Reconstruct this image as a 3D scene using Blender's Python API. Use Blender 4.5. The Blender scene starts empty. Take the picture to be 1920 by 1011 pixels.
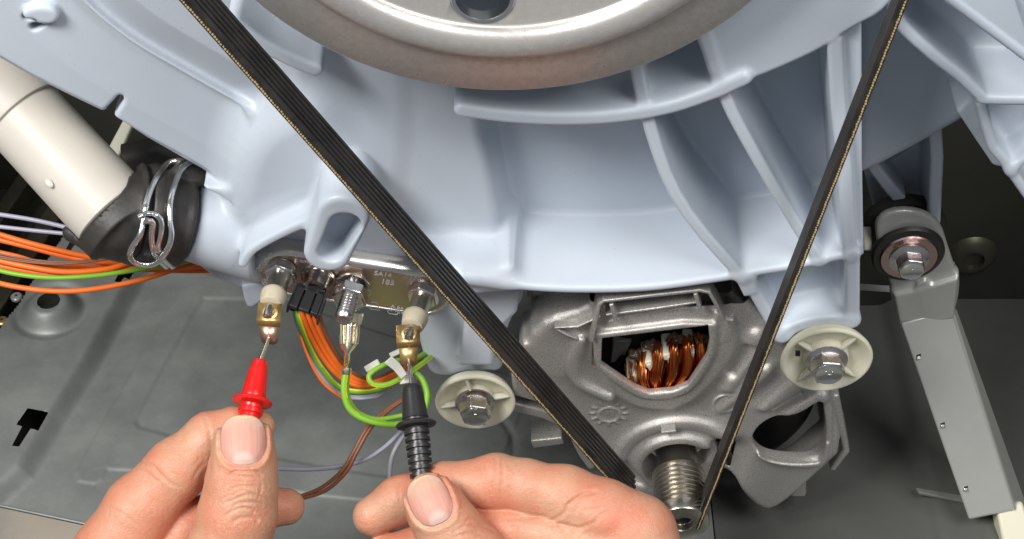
import bpy, bmesh, math, random, time
import numpy as np
from mathutils import Vector, Matrix
T0 = time.time()
random.seed(4); rng = np.random.default_rng(4)
# 1 unit = 0.2 mm. World: x right, z up, the machine's rear faces -y. Camera looks down 45 degrees into it.
S = 0.0002; D = 3200.0; Q = math.sqrt(.5)
sc = bpy.context.scene
COL = sc.collection
cam_d = bpy.data.cameras.new('camera'); cam = bpy.data.objects.new('camera', cam_d); COL.objects.link(cam)
cam.location = (0, -Q*D*S, Q*D*S); cam.rotation_euler = (math.radians(45), 0, 0)
cam_d.sensor_width = 36; cam_d.lens = 60; cam_d.clip_start = .01; cam_d.clip_end = 20
sc.camera = cam
w = bpy.data.worlds.new('World'); sc.world = w; w.use_nodes = True
w.node_tree.nodes['Background'].inputs[0].default_value = (.88, .93, 1, 1)
w.node_tree.nodes['Background'].inputs[1].default_value = .19
def area(name, loc, target, size, power, col):
    l = bpy.data.lights.new(name, 'AREA'); l.shape = 'RECTANGLE'; l.size, l.size_y = size; l.energy = power; l.color = col
    o = bpy.data.objects.new(name, l); COL.objects.link(o); o.location = loc
    o.rotation_euler = (Vector(target)-Vector(loc)).to_track_quat('-Z', 'Y').to_euler(); return o
# photographer's soft box high left; weaker fill added high right to brighten that side
area('softbox_left', (-.62, -.55, 1.0), (-.06, 0, -.03), (.46, .38), 18.5, (1, .975, .94))
area('fill_right', (.50, -.55, 1.05), (.05, 0, 0), (.6, .5), 10, (1, .98, .96))
sc.view_settings.view_transform = 'Standard'; sc.view_settings.look = 'None'
sc.view_settings.exposure = 0; sc.view_settings.gamma = 1
sc.render.engine = 'CYCLES'
sc.cycles.max_bounces = 6

# ---------- pixel to place ----------
CAMP = np.array([0, -Q*D, Q*D])
def ray(x, y):
    dx = x-960.; dy = 505.5-y
    return np.array([dx, Q*dy+Q*D, Q*dy-Q*D])
def M(x, y, a=0.):            # on the machine plane, a units out towards the viewer
    d = ray(x, y); t = (-a-CAMP[1])/d[1]; return CAMP+d*t
def F(x, y, z):               # on the level z
    d = ray(x, y); t = (z-CAMP[2])/d[2]; return CAMP+d*t
def V(x, y, h=0.):            # at view depth h
    return CAMP+ray(x, y)*((D-h)/D)
def hof(p): return D-float(np.dot(np.asarray(p)-CAMP, np.array([0, Q, -Q])))
def VV(l): return [V(*p) for p in l]
def XZ(pts, a): return np.array([M(x, y, a)[[0, 2]] for x, y in pts])
VR = np.array([1., 0, 0]); VU = np.array([0, Q, Q]); VF = np.array([0, -Q, Q])   # view right, up, towards viewer
AX = np.array([0., -1, 0])    # machine axis, out of the rear
FLOOR = -560.
def unit(v): v = np.asarray(v, float); return v/np.linalg.norm(v)
def chaikin(p, n=2, closed=True):
    p = np.asarray(p, float)
    for _ in range(n):
        if closed:
            q = np.roll(p, -1, 0); p = np.stack([.75*p+.25*q, .25*p+.75*q], 1).reshape(-1, p.shape[1])
        else:
            a, b = p[:-1], p[1:]; m = np.stack([.75*a+.25*b, .25*a+.75*b], 1).reshape(-1, p.shape[1]); p = np.vstack([p[:1], m[1:-1], p[-1:]])
    return p
def spline(pts, n=8):         # Catmull-Rom through the points
    p = np.asarray(pts, float)
    if len(p) < 3: return np.array([p[0]+(p[-1]-p[0])*i/n for i in range(n+1)])
    q = np.vstack([2*p[0]-p[1], p, 2*p[-1]-p[-2]]); out = []
    for i in range(1, len(q)-2):
        for k in range(n):
            t = k/n; a, b, c, d = q[i-1:i+3]
            out.append(.5*(2*b+(c-a)*t+(2*a-5*b+4*c-d)*t*t+(3*b-a-3*c+d)*t**3))
    out.append(q[-2]); return np.array(out)

# ---------- materials ----------
MATS = {}
def mat(name, col, rough=.5, metal=0., col2=None, nscale=60., bump=0., bscale=400., rvar=0., spec=.5, coat=0., sss=0., sssr=(1, .3, .2), sssc=.004, streak=None, detail=4, contrast=(.35, .65), trans=0., alpha=1.):
    m = bpy.data.materials.new(name); m.use_nodes = True; nt = m.node_tree; b = nt.nodes['Principled BSDF']; L = nt.links
    N = nt.nodes.new
    b.inputs['Base Color'].default_value = (*col, 1); b.inputs['Roughness'].default_value = rough; b.inputs['Metallic'].default_value = metal
    b.inputs['Specular IOR Level'].default_value = spec; b.inputs['Coat Weight'].default_value = coat
    if sss: b.inputs['Subsurface Weight'].default_value = sss; b.inputs['Subsurface Radius'].default_value = sssr; b.inputs['Subsurface Scale'].default_value = sssc
    if trans: b.inputs['Transmission Weight'].default_value = trans
    tc = N('ShaderNodeTexCoord'); mp = N('ShaderNodeMapping'); L.new(tc.outputs['Object'], mp.inputs[0])
    if streak: mp.inputs['Scale'].default_value = streak
    if col2 is not None or rvar:
        n = N('ShaderNodeTexNoise'); n.inputs['Scale'].default_value = nscale; n.inputs['Detail'].default_value = detail; n.inputs['Roughness'].default_value = .6; L.new(mp.outputs[0], n.inputs[0])
        r = N('ShaderNodeMapRange'); r.inputs[1].default_value, r.inputs[2].default_value = contrast; L.new(n.outputs[0], r.inputs[0])
        if col2 is not None:
            x = N('ShaderNodeMix'); x.data_type = 'RGBA'; x.inputs[6].default_value = (*col, 1); x.inputs[7].default_value = (*col2, 1); L.new(r.outputs[0], x.inputs[0]); L.new(x.outputs[2], b.inputs['Base Color'])
        if rvar:
            q = N('ShaderNodeMapRange'); q.inputs[3].default_value = max(.03, rough-rvar); q.inputs[4].default_value = rough+rvar; L.new(r.outputs[0], q.inputs[0]); L.new(q.outputs[0], b.inputs['Roughness'])
    if bump:
        n2 = N('ShaderNodeTexNoise'); n2.inputs['Scale'].default_value = bscale; n2.inputs['Detail'].default_value = 3; L.new(mp.outputs[0], n2.inputs[0])
        bp = N('ShaderNodeBump'); bp.inputs['Strength'].default_value = bump; bp.inputs['Distance'].default_value = .0004; L.new(n2.outputs[0], bp.inputs['Height']); L.new(bp.outputs[0], b.inputs['Normal'])
    MATS[name] = m; return m
PLASTIC = mat('pale_blue_plastic', (.50, .558, .63), .42, col2=(.535, .588, .652), nscale=9, bump=.10, bscale=900, sss=.25, sssr=(.6, .8, 1), sssc=.002)
PLASTIC2 = mat('white_blue_plastic', (.66, .70, .77), .42, col2=(.60, .645, .73), nscale=12, bump=.12, bscale=900, sss=.2, sssr=(.7, .8, 1), sssc=.002)
STEEL = mat('pulley_steel', (.60, .58, .555), .34, .6, col2=(.49, .465, .44), nscale=420, bump=.16, bscale=3200, rvar=.08, contrast=(.3, .7))
CHROME = mat('bright_steel', (.84, .84, .82), .2, 1, rvar=.06, nscale=90)
ZINC = mat('zinc_bolt', (.78, .76, .74), .27, 1, col2=(.68, .63, .66), nscale=150, rvar=.07)
RUBBER = mat('black_rubber', (.020, .019, .018), .48, col2=(.034, .031, .028), nscale=80, bump=.25, bscale=600, rvar=.1)
BELT = mat('belt_rubber', (.018, .017, .016), .42, col2=(.035, .031, .027), nscale=110, bump=.22, bscale=900, rvar=.08)
CORD = mat('belt_cord', (.46, .34, .16), .6, bump=.3)
CREAM = mat('cream_plastic', (.56, .525, .465), .45, col2=(.60, .565, .505), nscale=14, bump=.06, bscale=700, sss=.35, sssr=(1, .8, .6), sssc=.004)
NYLON = mat('milky_nylon', (.68, .655, .49), .35, col2=(.72, .70, .57), nscale=40, sss=.6, sssr=(1, 1, .8), sssc=.006)
FLOORM = mat('galvanised_floor', (.25, .264, .252), .54, .3, col2=(.155, .168, .163), nscale=34, bump=.22, bscale=400, rvar=.10, detail=8)
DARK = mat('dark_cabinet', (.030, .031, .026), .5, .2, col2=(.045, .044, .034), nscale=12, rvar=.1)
OLIVE = mat('olive_steel', (.075, .072, .050), .42, .6, col2=(.11, .105, .075), nscale=16, rvar=.12)
CAST = mat('cast_aluminium', (.40, .385, .362), .36, .6, col2=(.57, .55, .52), nscale=2600, bump=.5, bscale=3000, rvar=.14, detail=2, contrast=(.32, .66))
BRASS = mat('brass', (.84, .62, .28), .38, .9, col2=(.70, .48, .20), nscale=80)
COPPERY = mat('copper_tinned', (.84, .52, .38), .33, 1)
TINNED = mat('tinned_brass', (.92, .86, .68), .24, 1)
ORANGE = mat('orange_wire', (.86, .175, .02), .45, col2=(.80, .15, .015), nscale=60)
GREEN = mat('green_wire', (.20, .45, .03), .45)
YELLOW = mat('yellow_stripe', (.75, .74, .05), .45)
BROWN = mat('brown_wire', (.20, .075, .035), .4)
GREYW = mat('lilac_grey_wire', (.36, .36, .45), .4)
GREYD = mat('grey_wire', (.27, .26, .30), .4)
RED = mat('red_probe_plastic', (.72, .012, .010), .28, bump=.05, spec=.6)
BLACKP = mat('black_probe_plastic', (.022, .022, .023), .33, col2=(.03, .03, .03), bump=.08)
BLACKC = mat('black_connector', (.026, .026, .028), .42)
CERAM = mat('ceramic', (.58, .52, .39), .6, col2=(.50, .44, .32), nscale=200, bump=.1)
WHITEP = mat('white_print', (.72, .72, .72), .6)
COPPER = mat('enamelled_copper', (.80, .28, .09), .28, 1, col2=(.62, .19, .05), nscale=40)
PLATEM = mat('element_plate_steel', (.74, .60, .56), .38, 1, col2=(.60, .46, .42), nscale=7, rvar=.05, contrast=(.35, .7), bump=.04, bscale=200)
SHOCK = mat('painted_grey_steel', (.50, .505, .475), .36, .35, col2=(.44, .445, .42), nscale=30, bump=.12, bscale=500, rvar=.05)
def specks(m, col, scale, lo, hi, amount=.8, stretch=None, rot=0.):      # dust, moulding and painted sparkle specks with a shape of their own
    nt = m.node_tree; b = nt.nodes['Principled BSDF']; tc = [n for n in nt.nodes if n.type == 'TEX_COORD'][0]
    v = nt.nodes.new('ShaderNodeTexVoronoi'); v.inputs['Scale'].default_value = scale; nt.links.new(tc.outputs['Object'], v.inputs['Vector'])
    if stretch:
        mp = nt.nodes.new('ShaderNodeMapping'); mp.inputs['Scale'].default_value = stretch; mp.inputs['Rotation'].default_value = (0, rot, rot); nt.links.new(tc.outputs['Object'], mp.inputs[0]); nt.links.new(mp.outputs[0], v.inputs['Vector'])
    n = nt.nodes.new('ShaderNodeTexNoise'); n.inputs['Scale'].default_value = scale*.12; n.inputs['Detail'].default_value = 3; nt.links.new(tc.outputs['Object'], n.inputs['Vector'])
    a = nt.nodes.new('ShaderNodeMapRange'); a.inputs[1].default_value = hi; a.inputs[2].default_value = lo; nt.links.new(v.outputs['Distance'], a.inputs[0])
    c = nt.nodes.new('ShaderNodeMapRange'); c.inputs[1].default_value = .5; c.inputs[2].default_value = .62; c.inputs[4].default_value = amount; nt.links.new(n.outputs[0], c.inputs[0])
    k = nt.nodes.new('ShaderNodeMath'); k.operation = 'MULTIPLY'; nt.links.new(a.outputs[0], k.inputs[0]); nt.links.new(c.outputs[0], k.inputs[1])
    x = nt.nodes.new('ShaderNodeMix'); x.data_type = 'RGBA'; x.inputs[7].default_value = (*col, 1); src = b.inputs['Base Color'].links
    if src: nt.links.new(src[0].from_socket, x.inputs[6])
    else: x.inputs[6].default_value = b.inputs['Base Color'].default_value
    nt.links.new(k.outputs[0], x.inputs[0]); nt.links.new(x.outputs[2], b.inputs['Base Color'])
specks(PLASTIC, (.22, .24, .28), 420, .04, .10, .7); specks(PLASTIC, (.80, .83, .88), 700, .03, .08, .5); specks(CREAM, (.30, .26, .2), 300, .03, .09, .5); specks(FLOORM, (.36, .37, .35), 500, .05, .14, .6)
specks(CAST, (.85, .83, .80), 1900, .12, .30, .9)  # sparkle of the cast grain, painted in as pale specks
specks(STEEL, (.78, .76, .72), 900, .1, .22, .6)
specks(BELT, (.16, .15, .13), 1500, .08, .25, .6); specks(RUBBER, (.14, .13, .12), 1100, .08, .22, .5)
specks(FLOORM, (.50, .51, .49), 260, .01, .05, .7, (.05, 1, 1), .6); specks(FLOORM, (.14, .15, .14), 150, .02, .10, .6); specks(STEEL, (.85, .84, .80), 260, .01, .06, .8, (1, 1, .06), .4)
specks(SHOCK, (.16, .15, .14), 240, .02, .08, .7); specks(SHOCK, (.66, .66, .63), 500, .02, .08, .6, (1, 1, .1), .5)
BLACK = mat('black_void', (.006, .006, .006), .8)
SHAFT = mat('turned_steel', (.62, .59, .54), .26, 1)

# ---------- objects ----------
def tag(o, label=None, cat=None, group=None, kind=None):
    if label: o['label'] = label
    if cat: o['category'] = cat
    if group: o['group'] = group
    if kind: o['kind'] = kind
    return o
def link(me, name, m=None, parent=None):
    o = bpy.data.objects.new(name, me); COL.objects.link(o)
    if m is not None: me.materials.append(m)
    if parent is not None: o.parent = parent; o.matrix_parent_inverse = Matrix.Translation(-Vector(parent.location))
    return o
def thing(name, label, cat, at=(0, 0, 0), group=None):
    o = bpy.data.objects.new(name, None); COL.objects.link(o); o.location = Vector(at)*S; o.empty_display_size = .01
    return tag(o, label, cat, group)
def mesh_np(name, co, faces, m=None, parent=None, smooth=True, normals=None):
    """co (n,3) in units, faces (k,3|4) array or list of lists"""
    me = bpy.data.meshes.new(name)
    co = np.asarray(co, np.float32)*S
    if isinstance(faces, np.ndarray):
        k, c = faces.shape
        me.vertices.add(len(co)); me.vertices.foreach_set('co', co.ravel())
        me.loops.add(k*c); me.loops.foreach_set('vertex_index', faces.astype(np.int32).ravel())
        me.polygons.add(k); me.polygons.foreach_set('loop_start', np.arange(0, k*c, c, dtype=np.int32))
        me.update(calc_edges=True)
        me.polygons.foreach_set('use_smooth', np.full(k, smooth))
    else:
        me.from_pydata([tuple(map(float, v)) for v in co], [], faces)
        me.polygons.foreach_set('use_smooth', np.full(len(me.polygons), smooth))
    if normals is not None: me.normals_split_custom_set_from_vertices(normals)
    return link(me, name, m, parent)
def bm_obj(name, bm, m=None, parent=None, smooth=True, bevel=0., seg=2, auto=35):
    bmesh.ops.recalc_face_normals(bm, faces=bm.faces[:])
    me = bpy.data.meshes.new(name); bm.to_mesh(me); bm.free()
    for v in me.vertices: v.co *= S
    for p in me.polygons: p.use_smooth = smooth
    if smooth and auto < 180: me.set_sharp_from_angle(angle=math.radians(auto))
    o = link(me, name, m, parent)
    if bevel:
        b = o.modifiers.new('bevel', 'BEVEL'); b.width = bevel*S; b.segments = seg; b.limit_method = 'ANGLE'; b.angle_limit = math.radians(30); b.harden_normals = False
    return o
def add_prism(bm, pts, off):      # closed polygon of 3D points swept by vector off
    lo = [bm.verts.new(p) for p in pts]; hi = [bm.verts.new(np.asarray(p)+off) for p in pts]; n = len(pts)
    bm.faces.new(lo[::-1]); bm.faces.new(hi)
    for i in range(n): bm.faces.new((lo[i], lo[(i+1) % n], hi[(i+1) % n], hi[i]))
def add_loft(bm, rows, closed=False, cap=False):
    V_ = [[bm.verts.new(p) for p in r] for r in rows]
    for a, b in zip(V_[:-1], V_[1:]):
        n = len(a)
        for i in range(n if closed else n-1): bm.faces.new((a[i], a[(i+1) % n], b[(i+1) % n], b[i]))
    if cap: bm.faces.new(V_[0][::-1]); bm.faces.new(V_[-1])
def frame(d, hint=None):
    d = unit(d); h = np.array([0, 0, 1.]) if hint is None else np.asarray(hint, float)
    if abs(np.dot(d, unit(h))) > .97: h = np.array([1., 0, 0])
    u = unit(np.cross(d, h)); return u, unit(np.cross(u, d))
def add_tube(bm, pts, r, n=10, cap=True, flat=1., hint=None):
    pts = np.asarray(pts, float); k = len(pts); rr = np.broadcast_to(np.asarray(r, float), (k,))
    t = np.gradient(pts, axis=0); u, v = frame(t[0], hint); rows = []
    for i in range(k):
        d = unit(t[i]); u = unit(u-d*np.dot(u, d)); v = np.cross(d, u)
        rows.append([pts[i]+rr[i]*(math.cos(2*math.pi*j/n)*u+flat*math.sin(2*math.pi*j/n)*v) for j in range(n)])
    add_loft(bm, rows, True, cap)
def tube(name, pts, r, m, parent=None, n=10, **k):
    bm = bmesh.new(); add_tube(bm, pts, r, n, **k); return bm_obj(name, bm, m, parent)
def add_lathe(bm, c, ax, prof, n=48, hint=None, ngon=None):   # prof: (radius, distance along ax)
    ax = unit(ax); u, v = frame(ax, hint); c = np.asarray(c, float); rows = []
    for r, h in prof: rows.append([c+ax*h+max(r, .01)*(math.cos(2*math.pi*j/n)*u+math.sin(2*math.pi*j/n)*v) for j in range(n)])
    add_loft(bm, rows, True, True)
def lathe(name, c, ax, prof, m, parent=None, n=48, bevel=0., **k):
    bm = bmesh.new(); add_lathe(bm, c, ax, prof, n, **k); return bm_obj(name, bm, m, parent, bevel=bevel)
def prism(name, pts, off, m, parent=None, bevel=0., seg=2):
    bm = bmesh.new(); add_prism(bm, pts, np.asarray(off, float)); return bm_obj(name, bm, m, parent, bevel=bevel, seg=seg)
def box_at(name, c, sx, sy, sz, m, parent=None, axes=None, bevel=0.):
    ax = np.eye(3) if axes is None else np.array([unit(a) for a in axes]); c = np.asarray(c, float)
    p = [c+ax[0]*i*sx/2+ax[1]*j*sy/2-ax[2]*sz/2 for i, j in ((-1, -1), (1, -1), (1, 1), (-1, 1))]
    return prism(name, p, ax[2]*sz, m, parent, bevel)

# ---------- solid modelling on a voxel grid ----------
def poly_sdf(px, pz, poly):
    d = np.full(px.shape, 1e9); ins = np.zeros(px.shape, bool); n = len(poly)
    for i in range(n):
        a = poly[i]; b = poly[(i+1) % n]; e = b-a; wx = px-a[0]; wz = pz-a[1]
        t = np.clip((wx*e[0]+wz*e[1])/max(e@e, 1e-9), 0, 1)
        d = np.minimum(d, (wx-e[0]*t)**2+(wz-e[1]*t)**2)
        c = ((a[1] > pz) != (b[1] > pz)) & (wx < e[0]*(pz-a[1])/((b[1]-a[1]) or 1e-9)); ins ^= c
    d = np.sqrt(d); return np.where(ins, -d, d)
def line_sdf(px, pz, pl, wd):   # polyline with half widths
    pl = np.asarray(pl); wd = np.broadcast_to(np.asarray(wd, float), (len(pl),)); d = np.full(px.shape, 1e9)
    for i in range(len(pl)-1):
        a, b = pl[i], pl[i+1]; e = b-a; wx = px-a[0]; wz = pz-a[1]; t = np.clip((wx*e[0]+wz*e[1])/max(e@e, 1e-9), 0, 1)
        d = np.minimum(d, np.sqrt((wx-e[0]*t)**2+(wz-e[1]*t)**2)-(wd[i]*(1-t)+wd[i+1]*t))
    return d
class Field:
    def __init__(s, lo, hi, vox):
        s.lo = np.asarray(lo, float); s.v = vox; s.n = np.ceil((np.asarray(hi)-s.lo)/vox).astype(int)+1
        s.d = np.full(s.n, 60., np.float32); s.id = np.zeros(s.n, np.int8)
    def sub(s, lo, hi, pad):
        i0 = np.clip(np.floor((np.asarray(lo)-pad-s.lo)/s.v).astype(int), 0, s.n-1); i1 = np.clip(np.ceil((np.asarray(hi)+pad-s.lo)/s.v).astype(int)+1, 1, s.n)
        g = [(s.lo[k]+s.v*np.arange(i0[k], i1[k])).astype(np.float32) for k in range(3)]
        return tuple(slice(i0[k], i1[k]) for k in range(3)), g[0][:, None, None], g[1][None, :, None], g[2][None, None, :]
    def put(s, sl, e, op, k, id=0):
        d = s.d[sl]
        if op == '+':
            if k > 0: h = np.maximum(k-np.abs(d-e), 0)/k; r = np.minimum(d, e)-h*h*k*.25
            else: r = np.minimum(d, e)
            s.id[sl] = np.where(e < d, id, s.id[sl])
        else:
            if k > 0: h = np.maximum(k-np.abs(d+e), 0)/k; r = np.maximum(d, -e)+h*h*k*.25
            else: r = np.maximum(d, -e)
        s.d[sl] = r
    def extr(s, kind, pts, a0, a1, op='+', k=8., r=4., id=0, wd=8., draft=0., top=None):
        """pts (n,2) X,Z; a0..a1 out of the machine; top: optional function X,Z -> extra a"""
        pts = np.asarray(pts); m = (max(np.max(wd), 0) if kind == 'line' else 0)+k+abs(draft)*(a1-a0)+2*s.v; am = 0 if top is None else 90
        sl, X, Y, Z = s.sub((pts[:, 0].min()-m, -a1-k-am, pts[:, 1].min()-m), (pts[:, 0].max()+m, -a0+k, pts[:, 1].max()+m), s.v)
        if 0 in s.d[sl].shape: return
        px, pz = np.broadcast_arrays(X[:, 0, :], Z[:, 0, :])
        d2 = (poly_sdf(px, pz, pts) if kind == 'poly' else line_sdf(px, pz, pts, wd)).astype(np.float32)[:, None, :]
        A = -Y
        if top is not None: A = A-top(X, Z)
        if draft: d2 = d2-draft*(a1-A)
        da = np.maximum(A-a1, a0+Y*-1*0-(-Y)) if top is None else np.maximum(A-a1, a0-(-Y))
        if r > 0:
            u = np.maximum(d2+r, 0); v_ = np.maximum(da+r, 0); e = np.minimum(np.maximum(d2, da)+r, 0)+np.sqrt(u*u+v_*v_)-r
        else: e = np.maximum(d2, da)
        s.put(sl, e.astype(np.float32), op, k, id)
    def cone(s, p, q, r1, r2, op='+', k=8., id=0, cap=False):
        p, q = np.asarray(p, float), np.asarray(q, float); R = max(r1, r2)+k
        sl, X, Y, Z = s.sub(np.minimum(p, q)-R, np.maximum(p, q)+R, 2*s.v)
        if 0 in s.d[sl].shape: return
        e = q-p; L2 = max(e@e, 1e-9); wx, wy, wz = X-p[0], Y-p[1], Z-p[2]; tt = (wx*e[0]+wy*e[1]+wz*e[2])/L2; t = np.clip(tt, 0, 1)
        d = np.sqrt((wx-e[0]*t)**2+(wy-e[1]*t)**2+(wz-e[2]*t)**2)-(r1+(r2-r1)*t)
        if cap:
            L = math.sqrt(L2); d = np.sqrt(np.maximum((wx-e[0]*tt)**2+(wy-e[1]*tt)**2+(wz-e[2]*tt)**2, 0))-(r1+(r2-r1)*t); d = np.maximum(d, np.maximum(-tt, tt-1)*L)
        s.put(sl, d.astype(np.float32), op, k, id)
    def ell(s, c, ax, rad, op='+', k=8., id=0):
        c = np.asarray(c, float); ax = [unit(a) for a in ax]; R = max(rad)+k
        sl, X, Y, Z = s.sub(c-R, c+R, 2*s.v)
        if 0 in s.d[sl].shape: return
        w_ = (X-c[0], Y-c[1], Z-c[2]); q = [sum(w_[i]*a[i] for i in range(3)) for a in ax]
        k0 = np.sqrt(sum((q[i]/rad[i])**2 for i in range(3))); k1 = np.sqrt(sum((q[i]/rad[i]**2)**2 for i in range(3)))+1e-6
        s.put(sl, (k0*(k0-1)/k1).astype(np.float32), op, k, id)
    def net(s, cull=None):
        d = s.d; n = s.n; ins = d < 0; cells = []; pts = []; quads = []; fid = []
        lin = lambda i, j, k: (i*n[1]+j)*n[2]+k
        for ax in range(3):
            A = [slice(None)]*3; B = [slice(None)]*3; A[ax] = slice(0, -1); B[ax] = slice(1, None)
            a_, b_ = ins[tuple(A)], ins[tuple(B)]; I = np.array(np.nonzero(a_ != b_))
            o1, o2 = [(1, 2), (2, 0), (0, 1)][ax]
            I = I[:, (I[o1] > 0) & (I[o2] > 0) & (I[o1] < n[o1]-1) & (I[o2] < n[o2]-1)]
            J = I.copy(); J[ax] += 1; da = d[tuple(I)]; db = d[tuple(J)]; t = da/(da-db)
            p = I.astype(np.float64).T.copy(); p[:, ax] += t
            c4 = []
            for u, v_ in ((0, 0), (1, 0), (1, 1), (0, 1)):
                K = I.copy(); K[o1] -= u; K[o2] -= v_; c4.append(lin(*K))
            c4 = np.array(c4).T; inside_first = ins[tuple(I)]
            # orientation: outward along +ax when the first sample is inside
            q = np.where(inside_first[:, None], c4, c4[:, ::-1]); quads.append(q)
            fid.append(np.where(inside_first, s.id[tuple(I)], s.id[tuple(J)]))
            cells.append(c4.ravel()); pts.append(np.repeat(p, 4, 0))
        quads = np.vstack(quads); fid = np.concatenate(fid); cells = np.concatenate(cells); pts = np.vstack(pts)
        uq, inv = np.unique(cells, return_inverse=True); cnt = np.bincount(inv)
        P = np.stack([np.bincount(inv, pts[:, k])/cnt for k in range(3)], 1); f = np.searchsorted(uq, quads)
        # gradient normals
        g = np.zeros_like(P); i0 = np.clip(np.floor(P).astype(int), 1, s.n-3); fr = np.clip(P-i0, 0, 1)
        for c in range(8):
            o = np.array([c & 1, (c >> 1) & 1, (c >> 2) & 1]); w_ = np.prod(np.where(o, fr, 1-fr), 1); i = i0+o
            for k in range(3):
                e = np.zeros(3, int); e[k] = 1; g[:, k] += w_*(d[tuple((i+e).T)]-d[tuple((i-e).T)])
        g /= np.linalg.norm(g, axis=1)[:, None]+1e-9
        P = P*s.v+s.lo
        if cull is not None: kp = cull(P[f].mean(1), g[f].mean(1)); f = f[kp]; fid = fid[kp]
        return P, f, fid, g
def emit(P, f, fid, g, names, parent, m, labels=None):
    out = {}
    for i, nm in names.items():
        ff = f[fid == i]
        if len(ff) == 0: continue
        u, inv = np.unique(ff, return_inverse=True); q = inv.reshape(ff.shape); groups = [np.ones(len(q), bool)]
        if nm == 'recess_rim':        # separate islands become separate parts
            lab = np.arange(len(u))
            while True:
                new = lab.copy(); mn = lab[q].min(1)
                for c in range(4): np.minimum.at(new, q[:, c], mn)
                new = new[new]
                if (new == lab).all(): break
                lab = new
            groups = [lab[q[:, 0]] == l for l in np.unique(lab[q[:, 0]])]
        for gm in groups:
            fu, fi = np.unique(q[gm], return_inverse=True); w_ = u[fu]
            o = mesh_np(nm, P[w_], fi.reshape(-1, 4), m[i] if isinstance(m, dict) else m, parent, True, g[w_].astype(np.float32)); out.setdefault(nm, []).append(o)
    return out
def sample(fd, p):
    q = (p-fd.lo)/fd.v; i = np.clip(np.floor(q).astype(int), 0, fd.n-2); fr = np.clip(q-i, 0, 1); out = 0
    for c in range(8):
        o = np.array([c & 1, (c >> 1) & 1, (c >> 2) & 1]); out = out+np.prod(np.where(o, fr, 1-fr), -1)*fd.d[i[..., 0]+o[0], i[..., 1]+o[1], i[..., 2]+o[2]]
    return out
def front_hit(fd, px, py, h0=460, h1=60, st=3.):
    rays = np.array([[ray(x, y) for x, y in zip(r1, r2)] for r1, r2 in zip(px, py)]); hit = np.full(px.shape, np.nan); prev = None
    for h in np.arange(h0, h1, -st):
        p = CAMP+rays*((D-h)/D); v = sample(fd, p)
        if prev is not None:
            k = np.isnan(hit) & (v < 0); t = prev/(prev-v+1e-9); hit[k] = (h+st-st*t)[k]
        prev = v
    return hit
# ================= floor and cabinet =================
FLOOR = -640.
def fxy(pts, z=FLOOR): return np.array([F(x, y, z)[[0, 1]] for x, y in pts])
def sstep(x, a, b): t = np.clip((x-a)/(b-a), 0, 1); return t*t*(3-2*t)
def grid_floor(name, x0, x1, y0, y1, st, hf, m):
    gx = np.arange(x0, x1+st, float(st)); gy = np.arange(y0, y1+st, float(st)); X, Y = np.meshgrid(gx, gy, indexing='ij'); Zz = hf(X, Y)+FLOOR
    co = np.stack([X, Y, Zz], -1).reshape(-1, 3); a, b = len(gx), len(gy); i = np.arange((a-1)*(b-1)); r, c = i//(b-1), i % (b-1); q = r*b+c
    return co, np.stack([q, q+b, q+b+1, q+1], 1)
step_line = fxy([(430, 250), (360, 380), (290, 508), (240, 602), (188, 700), (126, 800), (68, 902), (14, 952), (-100, 1040)])
slotA = fxy([(58, 786), (96, 793), (77, 827), (64, 824), (42, 858), (29, 856), (48, 820), (37, 817)])
slotB = fxy([(226, 516), (262, 514), (246, 540), (238, 541), (230, 550), (219, 548), (228, 532)])
slotC = fxy([(140, 452), (174, 456), (166, 474), (152, 470), (134, 494), (126, 492), (138, 470), (133, 466)])
emb1 = fxy([(360, 505), (300, 610), (246, 702), (200, 780), (143, 885), (146, 903), (178, 908), (192, 900), (200, 880), (330, 888), (600, 930), (900, 960), (1000, 720)])
emb2 = fxy([(380, 560), (300, 700), (252, 790), (258, 802), (330, 822), (500, 860), (700, 893), (800, 905), (860, 800), (900, 560)])
dimple = F(101, 600, FLOOR); dR = 80
def hfloor(X, Y):
    X = X.astype(float); Y = Y.astype(float); h = np.zeros_like(X); n = len(step_line); d = np.full(X.shape, 1e9); sg = np.zeros(X.shape)
    for i in range(n-1):
        a, b = step_line[i], step_line[i+1]; e = b-a; wx, wy = X-a[0], Y-a[1]; t = np.clip((wx*e[0]+wy*e[1])/(e@e), 0, 1); q = np.hypot(wx-e[0]*t, wy-e[1]*t); s_ = e[0]*wy-e[1]*wx
        sg = np.where(q < d, s_, sg); d = np.minimum(d, q)
    d = np.where(sg < 0, d, -d)
    h += 36*sstep(d, 2, 46)
    h += 3.2*sstep(-poly_sdf(X, Y, emb1), -5, 5)*(d < 0)-3.5*sstep(-poly_sdf(X, Y, emb2), -6, 8)*(d < 0)
    r = np.hypot(X-dimple[0], Y-dimple[1]); h += 30*(1-sstep(r, dR*.42, dR*1.0))-8*sstep(r, dR*.5, dR*.95)*(1-sstep(r, dR*.95, dR*1.25))
    ac = F(862, 838, FLOOR); ra = np.hypot(X-ac[0], Y-ac[1]); h -= 6*np.exp(-((ra-118)/9)**2)*(X > ac[0])
    h += 1.5*np.sin(X*.011+1)*np.sin(Y*.009)
    return h
e0 = F(-100, 700, FLOOR); rightx = 1300.
lx = fxy([(0, 645), (133, 450), (250, 268)])     # left edge of the sheet
fy = fxy([(0, 950), (165, 985), (600, 1080)])    # front edge of the sheet
ya, yb = -760., 1000.
co, q = grid_floor('machine_floor', -1420, 420, ya, yb, 3.2, hfloor, None)
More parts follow.
